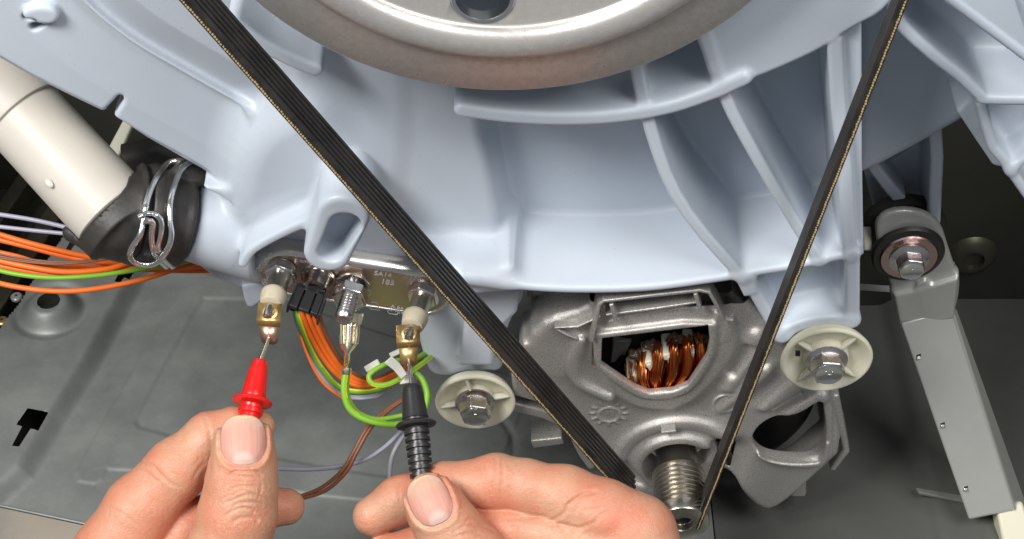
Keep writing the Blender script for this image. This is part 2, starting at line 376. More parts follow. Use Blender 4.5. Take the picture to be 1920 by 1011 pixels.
def snap(co, fn, st):      # slide grid points onto a cut line, so that openings get clean edges
    e = .5; x, y = co[:, 0].copy(), co[:, 1].copy(); d = fn(x, y); gx = (fn(x+e, y)-fn(x-e, y))/(2*e); gy = (fn(x, y+e)-fn(x, y-e))/(2*e); k = np.abs(d) < st*.62
    co[k, 0] -= (d*gx)[k]; co[k, 1] -= (d*gy)[k]
cuts = [lambda x, y, s_=s_: poly_sdf(x, y, s_) for s_ in (slotA, slotB, slotC)]+[lambda x, y: np.hypot(x-dimple[0], y-dimple[1])-dR*.33]
cm = co[q].mean(1); hole = np.zeros(len(q), bool)
for c_ in cuts: hole |= c_(cm[:, 0], cm[:, 1]) < 0; snap(co, c_, 3.2)
q = q[~hole]; cx = co[q].mean(1)
def side(p, a, b): return (b[0]-a[0])*(p[:, 1]-a[1])-(b[1]-a[1])*(p[:, 0]-a[0])
keep = (side(cx, lx[0], lx[1]) < 0) & (side(cx, fy[0], fy[1]) > 0)
q = q[keep]; u_, inv = np.unique(q, return_inverse=True)
fo = mesh_np('machine_floor', co[u_], inv.reshape(q.shape), FLOORM); tag(fo, kind='structure')
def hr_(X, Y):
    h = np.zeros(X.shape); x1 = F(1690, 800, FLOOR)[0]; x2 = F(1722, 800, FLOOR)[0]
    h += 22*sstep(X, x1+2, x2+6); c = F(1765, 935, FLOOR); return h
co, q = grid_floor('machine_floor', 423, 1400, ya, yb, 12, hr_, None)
fo2 = mesh_np('machine_floor', co, q, mat('floor_painted_shade', (.125, .13, .118), .55, .3, col2=(.09, .094, .086), nscale=14, rvar=.08, detail=8, bump=.1)); tag(fo2, kind='structure')  # same floor in a darker colour: the shade on this side is painted in
# front skirt panel below the floor's front edge, underside rail and cabinet faces
a, b = F(-200, 907, FLOOR), F(900, 1141, FLOOR); d = unit(b-a); nrm = unit(np.cross([0, 0, 1.], d)); nrm = nrm if nrm[1] < 0 else -nrm
BRN = mat('front_skirt_steel', (.20, .175, .14), .45, .5, col2=(.13, .125, .11), nscale=22, rvar=.12, detail=8)
tag(prism('front_panel', [a+nrm*3, b+nrm*3, b+nrm*160-[0, 0, 60], a+nrm*160-[0, 0, 60]], np.array([0, 0, -5]), BRN), kind='structure')
tag(tube('front_seam', [a+[0, 0, 3], b+[0, 0, 3]], 3, FLOORM), kind='structure')
def wallbox(name, lo, hi, m, kind='structure'):
    p = [(lo[0], lo[1], lo[2]), (hi[0], lo[1], lo[2]), (hi[0], hi[1], lo[2]), (lo[0], hi[1], lo[2])]
    return tag(prism(name, [np.array(v, float) for v in p], np.array([0, 0, hi[2]-lo[2]]), m), kind=kind)
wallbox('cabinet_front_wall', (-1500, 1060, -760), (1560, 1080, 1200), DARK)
wallbox('inner_panel', (560, 520, -640), (1469, 534, 500), DARK)  # dark panel at the right, placed close to black out the floor behind
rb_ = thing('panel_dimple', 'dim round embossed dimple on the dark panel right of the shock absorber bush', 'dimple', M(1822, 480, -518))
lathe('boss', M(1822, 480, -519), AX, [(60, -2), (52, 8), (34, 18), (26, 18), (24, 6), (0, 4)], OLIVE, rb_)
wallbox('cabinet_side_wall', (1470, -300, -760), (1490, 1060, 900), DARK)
wallbox('cabinet_side_wall', (-1520, 60, -760), (-1500, 1060, 400), OLIVE)
wallbox('lower_ground', (-1900, -1500, -780), (1900, 1100, -762), DARK)
# rail left of the floor sheet
def rail(name, p0, p1, wd, hgt, z, m):
    a, b = F(*p0, z), F(*p1, z); d = unit(b-a); n_ = unit(np.cross([0, 0, 1.], d))
    return tag(prism(name, [a-n_*wd, a+n_*wd, b+n_*wd, b-n_*wd], np.array([0, 0, hgt]), m, bevel=5), kind='structure')
rail('side_rail', (-60, 660), (110, 400), 26, 24, -700, OLIVE)
rail('side_rail', (-40, 500), (70, 340), 20, 60, -720, OLIVE)
# screws on the rail
for (x, y, lab, m_) in ((31, 557, 'round zinc rivet head on the olive side rail under the orange wire', SHOCK), (4, 602, 'small brass screw head at the left edge of the picture', BRASS)):
    c = F(x, y, -672); t = thing('rivet', lab, 'rivet', c)
    lathe('head', c, (0, 0, 1), [(14, -4), (14, 2), (11, 5), (0, 5.5)], m_, t)
    lathe('rivet_core', c, (0, 0, 1), [(3, 5), (3, 6.5)], DARK, t, n=12)
# light post and black duct seen between tub and hose
post = prism('support_post', VV([(232, 222, -420), (250, 232, -420), (222, 296, -420), (200, 282, -420)]), -VF*16, mat('pale_green_post', (.50, .50, .40), .5), bevel=4)
tag(post, 'pale cream post glimpsed in the dark gap behind the drain hose', 'post')
duct = tube('rubber_duct', VV([(236, 300, -330), (300, 284, -330), (420, 330, -340)]), [34, 34, 34], RUBBER, n=24)
tag(duct, 'dark rubber duct in the gap just above the hose clamp', 'duct')
# ================= the tub moulding =================
tub = thing('washing_tub', 'pale blue plastic tub moulding with curved ribs, above the electric motor', 'tub', M(960, 300, 0))
TF = 190.
fl = Field((-1000, -330, -420), (760, 10, 960), 3.3)
lip = [(872, 526), (985, 541), (1100, 546), (1220, 542), (1330, 528), (1400, 517), (1500, 500), (1604, 478)]
lipp = XZ(spline(lip, 6), TF)
plate_poly = np.vstack([lipp, XZ([(1604, -120), (600, -160), (600, 470), (700, 500)], TF)])
fl.extr('poly', plate_poly, -14, 2, k=0, r=0, id=1)
fl.extr('line', lipp, -14, TF, k=14, r=7, wd=8.5, id=2)
# central box and step below it
fl.extr('poly', XZ(chaikin([(1030, -200), (560, -200), (540, 430), (640, 450), (840, 452), (930, 452), (934, 425), (918, 330), (895, 235), (890, 100)], 1), 100), -14, 100, k=34, r=16, draft=.22, id=3)
fl.extr('poly', XZ(chaikin([(560, 470), (700, 500), (838, 503), (925, 508), (962, 500), (968, 530), (940, 560), (700, 560), (560, 520)], 1), 180), -14, 178, k=30, r=16, draft=.05, id=3)
# ribs
fl.extr('line', XZ(chaikin([(1180, 60), (1213, 232), (1270, 388), (1392, 524)], 2, False), TF), -14, TF, k=10, r=5, wd=10.5, draft=.02, id=4)
fl.extr('line', XZ(chaikin([(1318, 60), (1356, 182), (1402, 270), (1500, 437), (1538, 494)], 2, False), TF), -14, TF, k=10, r=5, wd=10, draft=.02, id=5)
# broad flat ring behind the pulley, right
fl.extr('poly', XZ(chaikin([(1300, 60), (1322, 100), (1335, 148), (1400, 155), (1480, 122), (1548, 90), (1590, 58), (1668, 18), (1700, -60), (1500, -150), (1300, -60)], 2), TF), 120, TF, k=10, r=6, id=7)
fl.extr('line', XZ([(1566, 78), (1569, 120), (1573, 200), (1586, 330), (1594, 482)], TF), -14, TF-.5, k=3, r=6, wd=12.5, id=6)
fl.extr('poly', XZ([(1566, 40), (1616, 14), (1617, 300), (1620, 478), (1590, 480)], TF-20), -240, TF-20, k=3, r=4, id=18)
# arc flange
fl.extr('line', XZ(spline([(866, 210), (950, 221), (1050, 226), (1150, 222), (1250, 206), (1330, 180), (1394, 152)], 6), 200), -14, 200, k=12, r=7, wd=13, id=8)
fl.extr('line', XZ(spline([(440, 50), (500, 92), (560, 122), (590, 134)], 6), 190), 60, 190, k=10, r=7, wd=13, id=8)
# left bulge
fl.extr('poly', XZ(chaikin([(520, -100), (505, 190), (490, 250), (470, 320), (452, 345), (440, 400), (450, 520), (500, 470), (640, 430), (760, 400), (760, -150)], 2), 92), -14, 96, k=30, r=18, draft=.15, id=3)
# left band with its crease
cr = XZ(spline([(120, -60), (155, 0), (240, 72), (340, 132), (430, 183), (490, 214), (536, 236)], 5), 80)
def ramp(X, Z):
    px, pz = np.broadcast_arrays(X[:, 0, :], Z[:, 0, :]); dd = np.full(px.shape, 1e9); sg = np.zeros(px.shape)
    for i in range(len(cr)-1):
        a, b = cr[i], cr[i+1]; e = b-a; wx, wz = px-a[0], pz-a[1]; t = np.clip((wx*e[0]+wz*e[1])/(e@e), 0, 1); q = np.hypot(wx-e[0]*t, wz-e[1]*t); s_ = e[0]*wz-e[1]*wx
        sg = np.where(q < dd, s_, sg); dd = np.minimum(dd, q)
    dd = np.where(sg > 0, dd, -dd)
    return (np.where(dd > 0, np.minimum(dd, 76)*.42, np.maximum(dd, -120)*-.10)).astype(np.float32)[:, None, :]
fl.extr('poly', XZ([(-60, 20), (-30, 72), (0, 98), (60, 133), (130, 168), (196, 200), (204, 194), (224, 172), (232, 172), (234, 182), (222, 200), (218, 212), (280, 250), (350, 288), (400, 318), (440, 343), (470, 352), (560, 380), (640, 380), (640, -150), (-60, -150)], 60), 26, 60, k=12, r=6, id=9, top=ramp)
fl.extr('line', XZ([(-30, 80), (0, 100), (60, 135), (130, 170), (192, 200)], 60), 0, 64, k=8, r=5, wd=7, id=9)
fl.extr('line', XZ([(224, 214), (280, 252), (350, 292), (400, 320), (440, 345)], 60), 0, 64, k=8, r=5, wd=7, id=9)
fl.extr('line', cr, 40, 81, k=10, r=3, wd=3, id=9)
# slotted eyelet upper left
fl.extr('poly', XZ(chaikin([(36, 34), (60, 24), (92, 26), (108, 42), (104, 56), (86, 62), (70, 68), (50, 58), (38, 46)], 2), 100), 40, 84, k=6, r=8, id=10)
fl.extr('line', XZ([(46, 42), (62, 42)], 84), 40, 120, op='-', k=3, r=0, wd=6)
fl.extr('line', XZ([(60, 61), (74, 56)], 84), 40, 120, op='-', k=3, r=0, wd=7)
fl.extr('line', XZ(spline([(50, 52), (66, 48), (84, 50), (96, 52)], 4), 84), 78, 120, op='-', k=5, r=0, wd=4)
# spigot, cone behind, lower belly
sp_ax = unit(-.87*VR+.15*VU+.42*VF)
SP = V(392, 420, hof(M(392, 420, 60)))
fl.cone(SP-sp_ax*170, SP+sp_ax*36, 100, 71, k=24, id=11, cap=True)
fl.cone(SP-sp_ax*150+VF*10, SP-sp_ax*20, 86, 66, k=20, id=11)
fl.extr('poly', XZ(chaikin([(372, 400), (352, 480), (372, 508), (410, 532), (462, 552), (560, 556), (700, 570), (800, 592), (880, 560), (900, 440), (500, 420)], 1), 70), -40, 66, k=16, r=14, id=12)
fl.extr('poly', XZ([(452, 536), (457, 560), (463, 576), (474, 578), (500, 560), (500, 530)], 84), -40, 84, k=4, r=4, id=12)
fl.extr('poly', XZ([(384, 333), (440, 343), (442, 352), (392, 342)], 70), 0, 92, k=6, r=2, id=11)
# recess around the heating element
# curved rim over the recess
fl.extr('line', XZ(spline([(676, 380), (656, 390), (606, 408), (548, 432), (500, 456), (470, 476), (456, 498)], 6), 172), 20, 172, k=16, r=6, wd=9, id=13)
fl.extr('poly', XZ(chaikin([(664, 372), (650, 384), (600, 402), (540, 428), (500, 448), (452, 458), (440, 380), (470, 300), (560, 240), (600, 250), (630, 320)], 2), 172), 20, 124, k=50, r=30, draft=.45, id=3)
fl.extr('poly', XZ([(464, 506), (484, 478), (512, 462), (556, 442), (612, 418), (650, 404), (706, 414), (770, 486), (838, 562), (880, 620), (700, 640), (500, 620), (470, 560)], 172), 72, 172, op='-', k=10, r=0)
fl.extr('poly', XZ([(464, 506), (484, 478), (512, 462), (556, 442), (612, 418), (650, 404), (706, 414), (770, 486), (838, 562), (880, 620), (700, 640), (500, 620), (470, 560)], 172), 160, 320, op='-', k=0, r=0)
fl.extr('line', XZ([(541, 506), (788, 552)], 100), 60, 66, k=10, r=6, wd=[64, 64], id=12)
# oblong hollow boss
bo = XZ([(643, 408), (614, 480)], 235)
fl.extr('line', bo, 110, 235, k=12, r=10, wd=[45, 40], id=14)
fl.extr('line', XZ([(647, 424), (620, 474)], 235), 178, 260, op='-', k=6, r=0, wd=[27, 22])
# lower brackets
lb = chaikin([(742, 560), (770, 590), (785, 640), (800, 694), (812, 708), (842, 712), (870, 702), (905, 700), (936, 702), (946, 686), (942, 650), (960, 600), (985, 556), (975, 530), (870, 515)], 1)
fl.extr('poly', XZ(lb, 100), -60, 96, k=8, r=9, id=15)
fl.extr('poly', XZ([(872, 545), (975, 548), (970, 590), (930, 630), (925, 690), (860, 690), (870, 610)], 130), 20, 128, k=12, r=10, id=15)
rb_out = [(1394, 522), (1420, 568), (1446, 612), (1462, 640), (1476, 644), (1510, 622), (1548, 612), (1582, 618), (1602, 614), (1612, 600), (1614, 480), (1500, 495)]
fl.extr('poly', XZ(rb_out, TF), -14, 120, k=6, r=4, id=16)
fl.extr('line', XZ([(1400, 524), (1426, 570), (1450, 612), (1466, 634)], TF), -14, TF, k=10, r=6, wd=11, id=16)
fl.extr('line', XZ([(1599, 480), (1599, 602)], TF), -14, TF, k=10, r=6, wd=13, id=16)
fl.extr('line', XZ(spline([(1466, 632), (1500, 614), (1545, 604), (1596, 606)], 5), TF), -14, TF, k=18, r=6, wd=13, id=16)
fl.extr('poly', XZ([(1376, 520), (1396, 560), (1420, 548), (1420, 520)], TF), 100, TF, k=6, r=5, id=16)
P, f, fid, g = fl.net(cull=lambda c, n: ~((c[:, 1] > 9) & (n[:, 1] > .6)))
print('tub', len(f), time.time()-T0)
emit(P, f, fid, g, {1: 'back_wall', 2: 'lower_lip', 3: 'raised_panel', 4: 'rib', 5: 'rib', 6: 'rib', 7: 'flat_ring', 8: 'arc_flange', 9: 'outer_flange', 10: 'eyelet', 11: 'spigot', 12: 'belly', 13: 'recess_rim', 17: 'recess_rim', 18: 'side_wall', 14: 'hollow_boss', 15: 'mounting_bracket', 16: 'mounting_bracket'}, tub, PLASTIC)
del fl, P, f, fid, g
# right-hand shell further back
fr_ = Field((560, -330, -120), (1080, 340, 960), 4.5)
sh = XZ([(1598, -60), (1598, 345), (1650, 322), (1720, 285), (1800, 240), (1860, 200), (2000, 150), (2000, -60)], -60)
fr_.extr('poly', sh, -300, -60, k=0, r=34, id=1)
fr_.extr('line', XZ(spline([(1676, 20), (1692, 52), (1752, 108), (1800, 146), (1838, 182), (1852, 190), (1960, 192)], 5), TF-40), -100, TF-40, k=14, r=6, wd=10, id=2)
fr_.extr('line', XZ([(1740, -40), (1783, 2), (1850, 52), (1930, 112)], TF), -100, TF, k=14, r=6, wd=9, id=2)
fr_.extr('poly', XZ([(1690, 40), (1752, 100), (1840, 184), (1960, 186), (1960, -80), (1690, -80)], TF-40), -100, 20, k=14, r=6, id=3)
fr_.extr('poly', XZ([(1798, 225), (1830, 190), (1960, 190), (1960, 345), (1905, 322), (1884, 330), (1866, 326), (1836, 282)], 60), -100, 40, k=8, r=6, id=3)
fr_.extr('line', XZ([(1842, 198), (1852, 246), (1862, 280), (1884, 306), (1930, 372)], 110), -100, 110, k=12, r=6, wd=9, id=2)
fr_.extr('line', XZ([(1896, 322), (1930, 296), (1960, 280)], 110), -60, 110, k=12, r=5, wd=8, id=2)
P, f, fid, g = fr_.net()
emit(P, f, fid, g, {1: 'drum_shell', 2: 'rib', 3: 'raised_panel'}, tub, PLASTIC)
# stay plate that carries the shock absorber
fs = Field((520, -60, -420), (960, 420, 420), 4.5)
fs.extr('line', XZ([(1752, 200), (1758, 300), (1752, 420)], -90), -260, -90, k=8, r=4, wd=12, id=1)
fs.extr('poly', XZ([(1622, 330), (1760, 240), (1750, 430), (1640, 400)], -200), -260, -196, k=10, r=5, id=1)
fs.extr('line', XZ([(1640, 318), (1672, 360), (1690, 380)], -120), -260, -120, k=14, r=5, wd=12, id=1)
P, f, fid, g = fs.net()
emit(P, f, fid, g, {1: 'stay_plate'}, tub, PLASTIC)
print('shell', time.time()-T0)

# ================= big pulley =================
pc = M(943, -352, 262); Rp = float(pc[2]-M(943, 172, 262)[2])
rad = lambda y, a: float(pc[2]-M(943, y, a)[2])
pul = thing('drive_pulley', 'large brushed steel pulley disc with a bright raised bead, along the top edge', 'pulley', pc)
r1, r2 = rad(104, 262), rad(50, 262); rm = (r1+r2)/2; hw = (r1-r2)/2
prof = [(r2-320, 240), (Rp-6, 240), (Rp, 246), (Rp, 258), (Rp-4, 262), (r1+5, 262)]
prof += [(rm+hw*math.cos(t), 262+2+19*math.sin(t)) for t in np.linspace(.05, math.pi-.05, 22)] + [(r2-5, 262), (r2-320, 262)]
prof = [(r, h-262) for r, h in prof]
bm = bmesh.new(); n = 400; ax, u, v = AX, np.array([1., 0, 0]), np.array([0, 0, 1.])
rows = [[pc+ax*h+r*(math.cos(2*math.pi*j/n)*u+math.sin(2*math.pi*j/n)*v) for j in range(n)] for r, h in prof]
add_loft(bm, rows, True, False)
disc = bm_obj('disc', bm, STEEL, pul, auto=50)
hc = M(905, -6, 262); hr = 41
cut = lathe('hole_cutter', hc+AX*40, -AX, [(hr, 0), (hr, 120)], STEEL, None, n=64)
bo_ = disc.modifiers.new('holes', 'BOOLEAN'); bo_.object = cut; bo_.operation = 'DIFFERENCE'; bo_.solver = 'EXACT'
dg = bpy.context.evaluated_depsgraph_get(); me2 = bpy.data.meshes.new_from_object(disc.evaluated_get(dg)); disc.modifiers.clear(); disc.data = me2
bpy.data.objects.remove(cut)
lathe('hole_rim', hc, AX, [(hr-1, -20), (hr-1, 0), (hr+1, 2), (hr+4, 2.5), (hr+5, .6), (hr+5, -2)], CHROME, pul, n=64)
bm = bmesh.new()
o_ = [[hc+AX*h+r*(math.cos(2*math.pi*j/64)*u+math.sin(2*math.pi*j/64)*v) for j in range(64)] for r, h in ((hr-1, -20), (hr-1, 0), (hr+1.5, 2), (hr+4, 2.2), (hr+5.5, .6))]
add_loft(bm, o_, True, False); bpy.data.objects.remove(bpy.data.objects['hole_rim']); bm_obj('hole_rim', bm, CHROME, pul)

# ================= belt =================
bm = bmesh.new(); pz = np.array([pc[0], 0, pc[2]])
add_loft(bm, [[pz+AX*h+r*np.array([math.cos(2*math.pi*j/200), 0, math.sin(2*math.pi*j/200)]) for j in range(200)] for r, h in ((Rp-14, 200), (Rp-8, 200), (Rp-6, 203), (Rp-6, 240), (Rp-14, 240))], True, False); bm_obj('rim_drum', bm, STEEL, pul)  # pulley rim hidden behind the disc, added to shade the tub behind it
belt = thing('drive_belt', 'black ribbed rubber drive belt running from the big pulley to the motor shaft', 'belt', M(760, 400, 300))
AFR, ABK = 312., 240.
def strand(p0, p1, inner_sign, tw=0.):
    a = M(*p0, AFR); b = M(*p1, AFR); d = unit(b-a); nrm = unit(np.cross(d, AX))*inner_sign
    nrm = -nrm; prof = []   # (t along thickness towards the inside, w from front edge to the back)
    W = AFR-ABK; nr = 6; pt = W/nr
    prof.append((0., 0.)); prof.append((7.5, 0.))
    for i in range(nr):
        s0 = i*pt; prof += [(7.5, s0+1.2), (12.5, s0+pt*.2), (13.5, s0+pt*.32), (13.5, s0+pt*.68), (12.5, s0+pt*.8), (7.5, s0+pt-1.2)]
    prof += [(7.5, W), (0., W)]
    def cs(p): return [p+nrm*t-(AX+VR*tw)*w_ for t, w_ in prof]
    bm = bmesh.new(); add_loft(bm, [cs(a), cs((a+b)/2), cs(b)], True, True)
    bm_obj('belt_strand', bm, BELT, belt, bevel=0, auto=30)
    # cord ends on the front edge
    L = np.linalg.norm(b-a); n_ = int(L/5); bm = bmesh.new()
    for i in range(n_):
        p = a+d*(i+.5)*L/n_+AX*.2+nrm*(4.0+random.uniform(-.5, .5)); q = 1.45+random.uniform(-.35, .3)
        add_prism(bm, [p+d*x*q*1.1+nrm*y_*q for x, y_ in ((-1, -.6), (-.2, -1), (.9, -.7), (1, .6), (0, 1), (-.9, .7))], AX*1.5)
    tag(bm_obj('cord_ends', bm, CORD, belt, smooth=False), kind='stuff')
strand((317, -20), (1183, 950), 1)
strand((1712, -20), (1312, 992), -1, -.22)
# ================= heating element =================
def rpx(px, p): return px*(D-hof(p))/D
EA = 104.
el = thing('heating_element', 'stadium shaped steel heating element plate printed 2000W, held in the tub by a centre stud', 'heating element', M(660, 535, EA))
cl = XZ([(538, 517), (788, 556)], EA); ang = math.atan2(cl[1][1]-cl[0][1], cl[1][0]-cl[0][0]); R_ = 60
def stadium(r, a):
    pts = []
    for c, a0 in ((cl[1], ang-math.pi/2), (cl[0], ang+math.pi/2)):
        for t in np.linspace(0, math.pi, 24): pts.append((c[0]+r*math.cos(a0+t), -a, c[1]+r*math.sin(a0+t)))
    return pts
bm = bmesh.new(); add_loft(bm, [stadium(R_-2, EA-34), stadium(R_-6, EA-14), stadium(R_-13, EA-4), stadium(R_-22, EA-4)], True, True)
bm_obj('plate', bm, PLATEM, el, auto=40)
bm = bmesh.new(); add_loft(bm, [stadium(R_+1, EA-37), stadium(R_+2.4, EA-33), stadium(R_+2.4, EA-24), stadium(R_+.5, EA-16), stadium(R_-3, EA-9), stadium(R_-7.5, EA-3.5), stadium(R_-12, EA-2.5), stadium(R_-13.5, EA-5)], True, False); bm_obj('rolled_rim', bm, mat('rim_steel', (.80, .78, .74), .30, 1, rvar=.08, nscale=90), el, auto=60)
def text(name, body, c, xd, yd, size, m, parent, depth=.3):
    cu = bpy.data.curves.new(name, 'FONT'); cu.body = body; cu.size = size*S; cu.align_x = 'CENTER'; cu.align_y = 'CENTER'; cu.extrude = depth*S; cu.resolution_u = 3
    o = bpy.data.objects.new(name, cu); COL.objects.link(o); bpy.context.view_layer.update()
    me = bpy.data.meshes.new_from_object(o.evaluated_get(bpy.context.evaluated_depsgraph_get())); bpy.data.objects.remove(o)
    xd = unit(xd); zd = unit(np.cross(xd, yd)); yd = np.cross(zd, xd)
    me.transform(Matrix(((xd[0], yd[0], zd[0], c[0]*S), (xd[1], yd[1], zd[1], c[1]*S), (xd[2], yd[2], zd[2], c[2]*S), (0, 0, 0, 1))))
    me.materials.clear(); return link(me, name, m, parent)
def mtext(body, x, y, size, deg=0, m=WHITEP, parent=el, a=EA-3.4, name='printed_text'):
    t = ang+math.radians(deg); xd = np.array([math.cos(t), 0, math.sin(t)]); yd = np.array([-math.sin(t), 0, math.cos(t)])
    return text(name, body, M(x, y, a), xd, yd, size, m, parent)
mtext('2000W', 499, 492, 17, 66); mtext('0V', 497, 528, 15, 102)
mtext('ckma', 570, 490, 14, 0); mtext('SA14', 718, 515, 15, 0); mtext('185', 727, 530, 17, 0); mtext('.0322', 772, 521, 16, -2)
mtext('8A', 751, 579, 12, 0); mtext('14', 752, 587, 12, 0); mtext('10.5M', 831, 562, 15, -70); mtext('NO.', 820, 543, 12, -40)
mtext('ESTA', 700, 577, 10, 0)
def ring(name, pts, w_, m, parent, off=.6, closed=True):     # raised printed outline on the plate
    bm = bmesh.new(); n = len(pts)
    for i in range(n if closed else n-1): add_tube(bm, [pts[i], pts[(i+1) % n]], w_, 5)
    return bm_obj(name, bm, m, parent)
ring('printed_mark', [M(x, y, EA-3.6) for x, y in ((737, 573), (727, 584), (729, 588), (744, 590), (747, 586))], 1.0, WHITEP, el)
ring('printed_mark', [M(x, y, EA-3.6) for x, y in ((737, 577), (738, 577))], 1.6, WHITEP, el, closed=False)
ring('printed_mark', [M(x, y, EA-3.6) for x, y in ((733, 583), (734, 583))], 1.6, WHITEP, el, closed=False)
ring('printed_mark', [M(x, y, EA-3.6) for x, y in ((741, 584), (742, 584))], 1.6, WHITEP, el, closed=False)
ring('printed_mark', [M(x, y, EA-3.6) for x, y in ((697, 567), (707, 568), (712, 582), (694, 580))], 1.0, WHITEP, el)
for x, y in ((575, 528), (690, 540), (760, 575)):
    pass
def hexpts(c, ax, r, h, rot=0, n=6):
    u, v = frame(ax); ax = unit(ax); return [np.asarray(c)+ax*h+r*(math.cos(2*math.pi*(j/n)+rot)*u+math.sin(2*math.pi*(j/n)+rot)*v) for j in range(n)]
def add_hex(bm, c, ax, r, h0, h1, rot=0):
    add_loft(bm, [hexpts(c, ax, r*.93, h0, rot), hexpts(c, ax, r, h0+2, rot), hexpts(c, ax, r, h1-2.5, rot), hexpts(c, ax, r*.9, h1, rot)], True, True)
def hexobj(name, c, ax, r, h0, h1, m, parent, rot=0): bm = bmesh.new(); add_hex(bm, c, ax, r, h0, h1, rot); return bm_obj(name, bm, m, parent, auto=25, bevel=1.2)
def add_helix(bm, c, ax, r, h0, h1, pitch, w_, n=14):
    u, v = frame(ax); ax = unit(ax); k = int((h1-h0)/pitch*n); add_tube(bm, [np.asarray(c)+ax*(h0+(h1-h0)*i/k)+r*(math.cos(2*math.pi*i/n)*u+math.sin(2*math.pi*i/n)*v) for i in range(k+1)], w_, 5)
TIPS = []
for x, y, gx, lab in ((530, 503, -.13, 0), (797, 545, -.22, 1)):
    ax = unit((gx, -1, 0)); c = M(x, y, EA-4)
    tm = lathe('terminal_tube', c, ax, [(25, 0), (25, 4), (19.5, 6), (19, 22), (18, 62), (16, 64)], mat('nickel_tube%d' % lab, (.66, .62, .52), .30, 1, rvar=.08, nscale=80), el)
    hexobj('nut', c, ax, 30, 6, 24, CHROME, tm, rot=.35)
    lathe('ceramic_bead', c, ax, [(10, 58), (20, 60), (23, 64), (23.5, 70), (21, 86), (19, 92), (13, 94), (9, 93)], CERAM, tm, bevel=0)
    lathe('pin', c, ax, [(8.5, 80), (8.5, 118), (7.2, 121.5), (4, 122.5)], SHAFT, tm)
    TIPS.append(c+ax*112)
c = M(663, 532, EA-4); sx = unit((-.14, -1, 0))
st = lathe('centre_stud', c, sx, [(15.5, 0), (15.5, 30)]+[q_ for i in range(8) for q_ in ((12, 33+i*7), (16.5, 36.5+i*7))]+[(14, 90), (12, 92), (0, 92.5)], ZINC, el, n=32)
hexobj('nut', c, sx, 33, 20, 44, CHROME, st, rot=.3)
lathe('washer', c, sx, [(35, 9), (35, 13), (15, 13)], CHROME, st)
hexobj('lock_nut', c-sx*8, sx, 29, -4, 14, TINNED, st, rot=.1)
# sensor seat
sc_ = M(596, 520, EA-4); ss = lathe('sensor_seat', sc_, sx, [(33, 0), (33, 3), (30, 5), (26, 3), (24, 6), (22, 30), (15, 32), (15, 10), (0, 10)], mat('sensor_ring', (.50, .44, .40), .2, 1, rvar=.06, nscale=60), el)
# black plug
pl = thing('sensor_plug', 'black plastic two-way plug with two slots, pushed on the element sensor above the orange wires', 'plug', V(578, 560, hof(sc_)+40))
hp = hof(sc_)+42; A_, B_, C_, D_ = [V(*p) for p in ((561, 531, hp-14), (608, 543, hp-14), (597, 590, hp+22), (538, 570, hp+22))]
B_ = A_+(C_-D_)*.84; C_ = D_+(C_-D_)
xv = unit(B_-A_); yv = unit((D_+C_)/2-(A_+B_)/2); zv = -unit(np.cross(xv, yv)); zv = zv if zv@VU < 0 else -zv
W1 = np.linalg.norm(B_-A_); L1 = np.linalg.norm((D_+C_)/2-(A_+B_)/2)
prism('plug_body', [A_-yv*4+zv*8, B_-yv*4+zv*8, A_+(B_-A_)+yv*L1*.7+zv*8, A_+yv*L1*.7+zv*8], zv*22, BLACKC, pl, bevel=2)
for i, (s0, s1) in enumerate(((0, .27), (.33, .69), (.75, 1.0))):
    prism('plug_finger', [A_+xv*W1*s0, A_+xv*W1*s1, A_+xv*W1*s1*1.06+yv*L1, A_+xv*W1*s0*1.06+yv*L1], zv*9, BLACKC, pl, bevel=1.2)
prism('plug_top', [A_-yv*3, B_-yv*3, B_+yv*9, A_+yv*9], zv*8.5, BLACKC, pl, bevel=1)
prism('plug_cheek', [B_+xv*1, B_+yv*L1+xv*4, B_+yv*L1+xv*4+zv*30, B_+xv*1+zv*30], xv*4, BLACKC, pl, bevel=1)
prism('plug_cheek', [A_-xv*4, A_-xv*4+yv*L1, A_-xv*4+yv*L1+zv*24, A_-xv*4+zv*24], xv*4, BLACKC, pl, bevel=1)
prism('plug_block', [A_+yv*L1*.25+zv*10, B_+yv*L1*.25+zv*10, B_+yv*L1*.8+zv*10, A_+yv*L1*.8+zv*10], zv*18, BLACK, pl)
prism('plug_neck', [A_+xv*6-yv*26+zv*2, B_-xv*8-yv*26+zv*2, B_-xv*8+zv*2, A_+xv*6+zv*2], zv*20, BLACKC, pl, bevel=3)
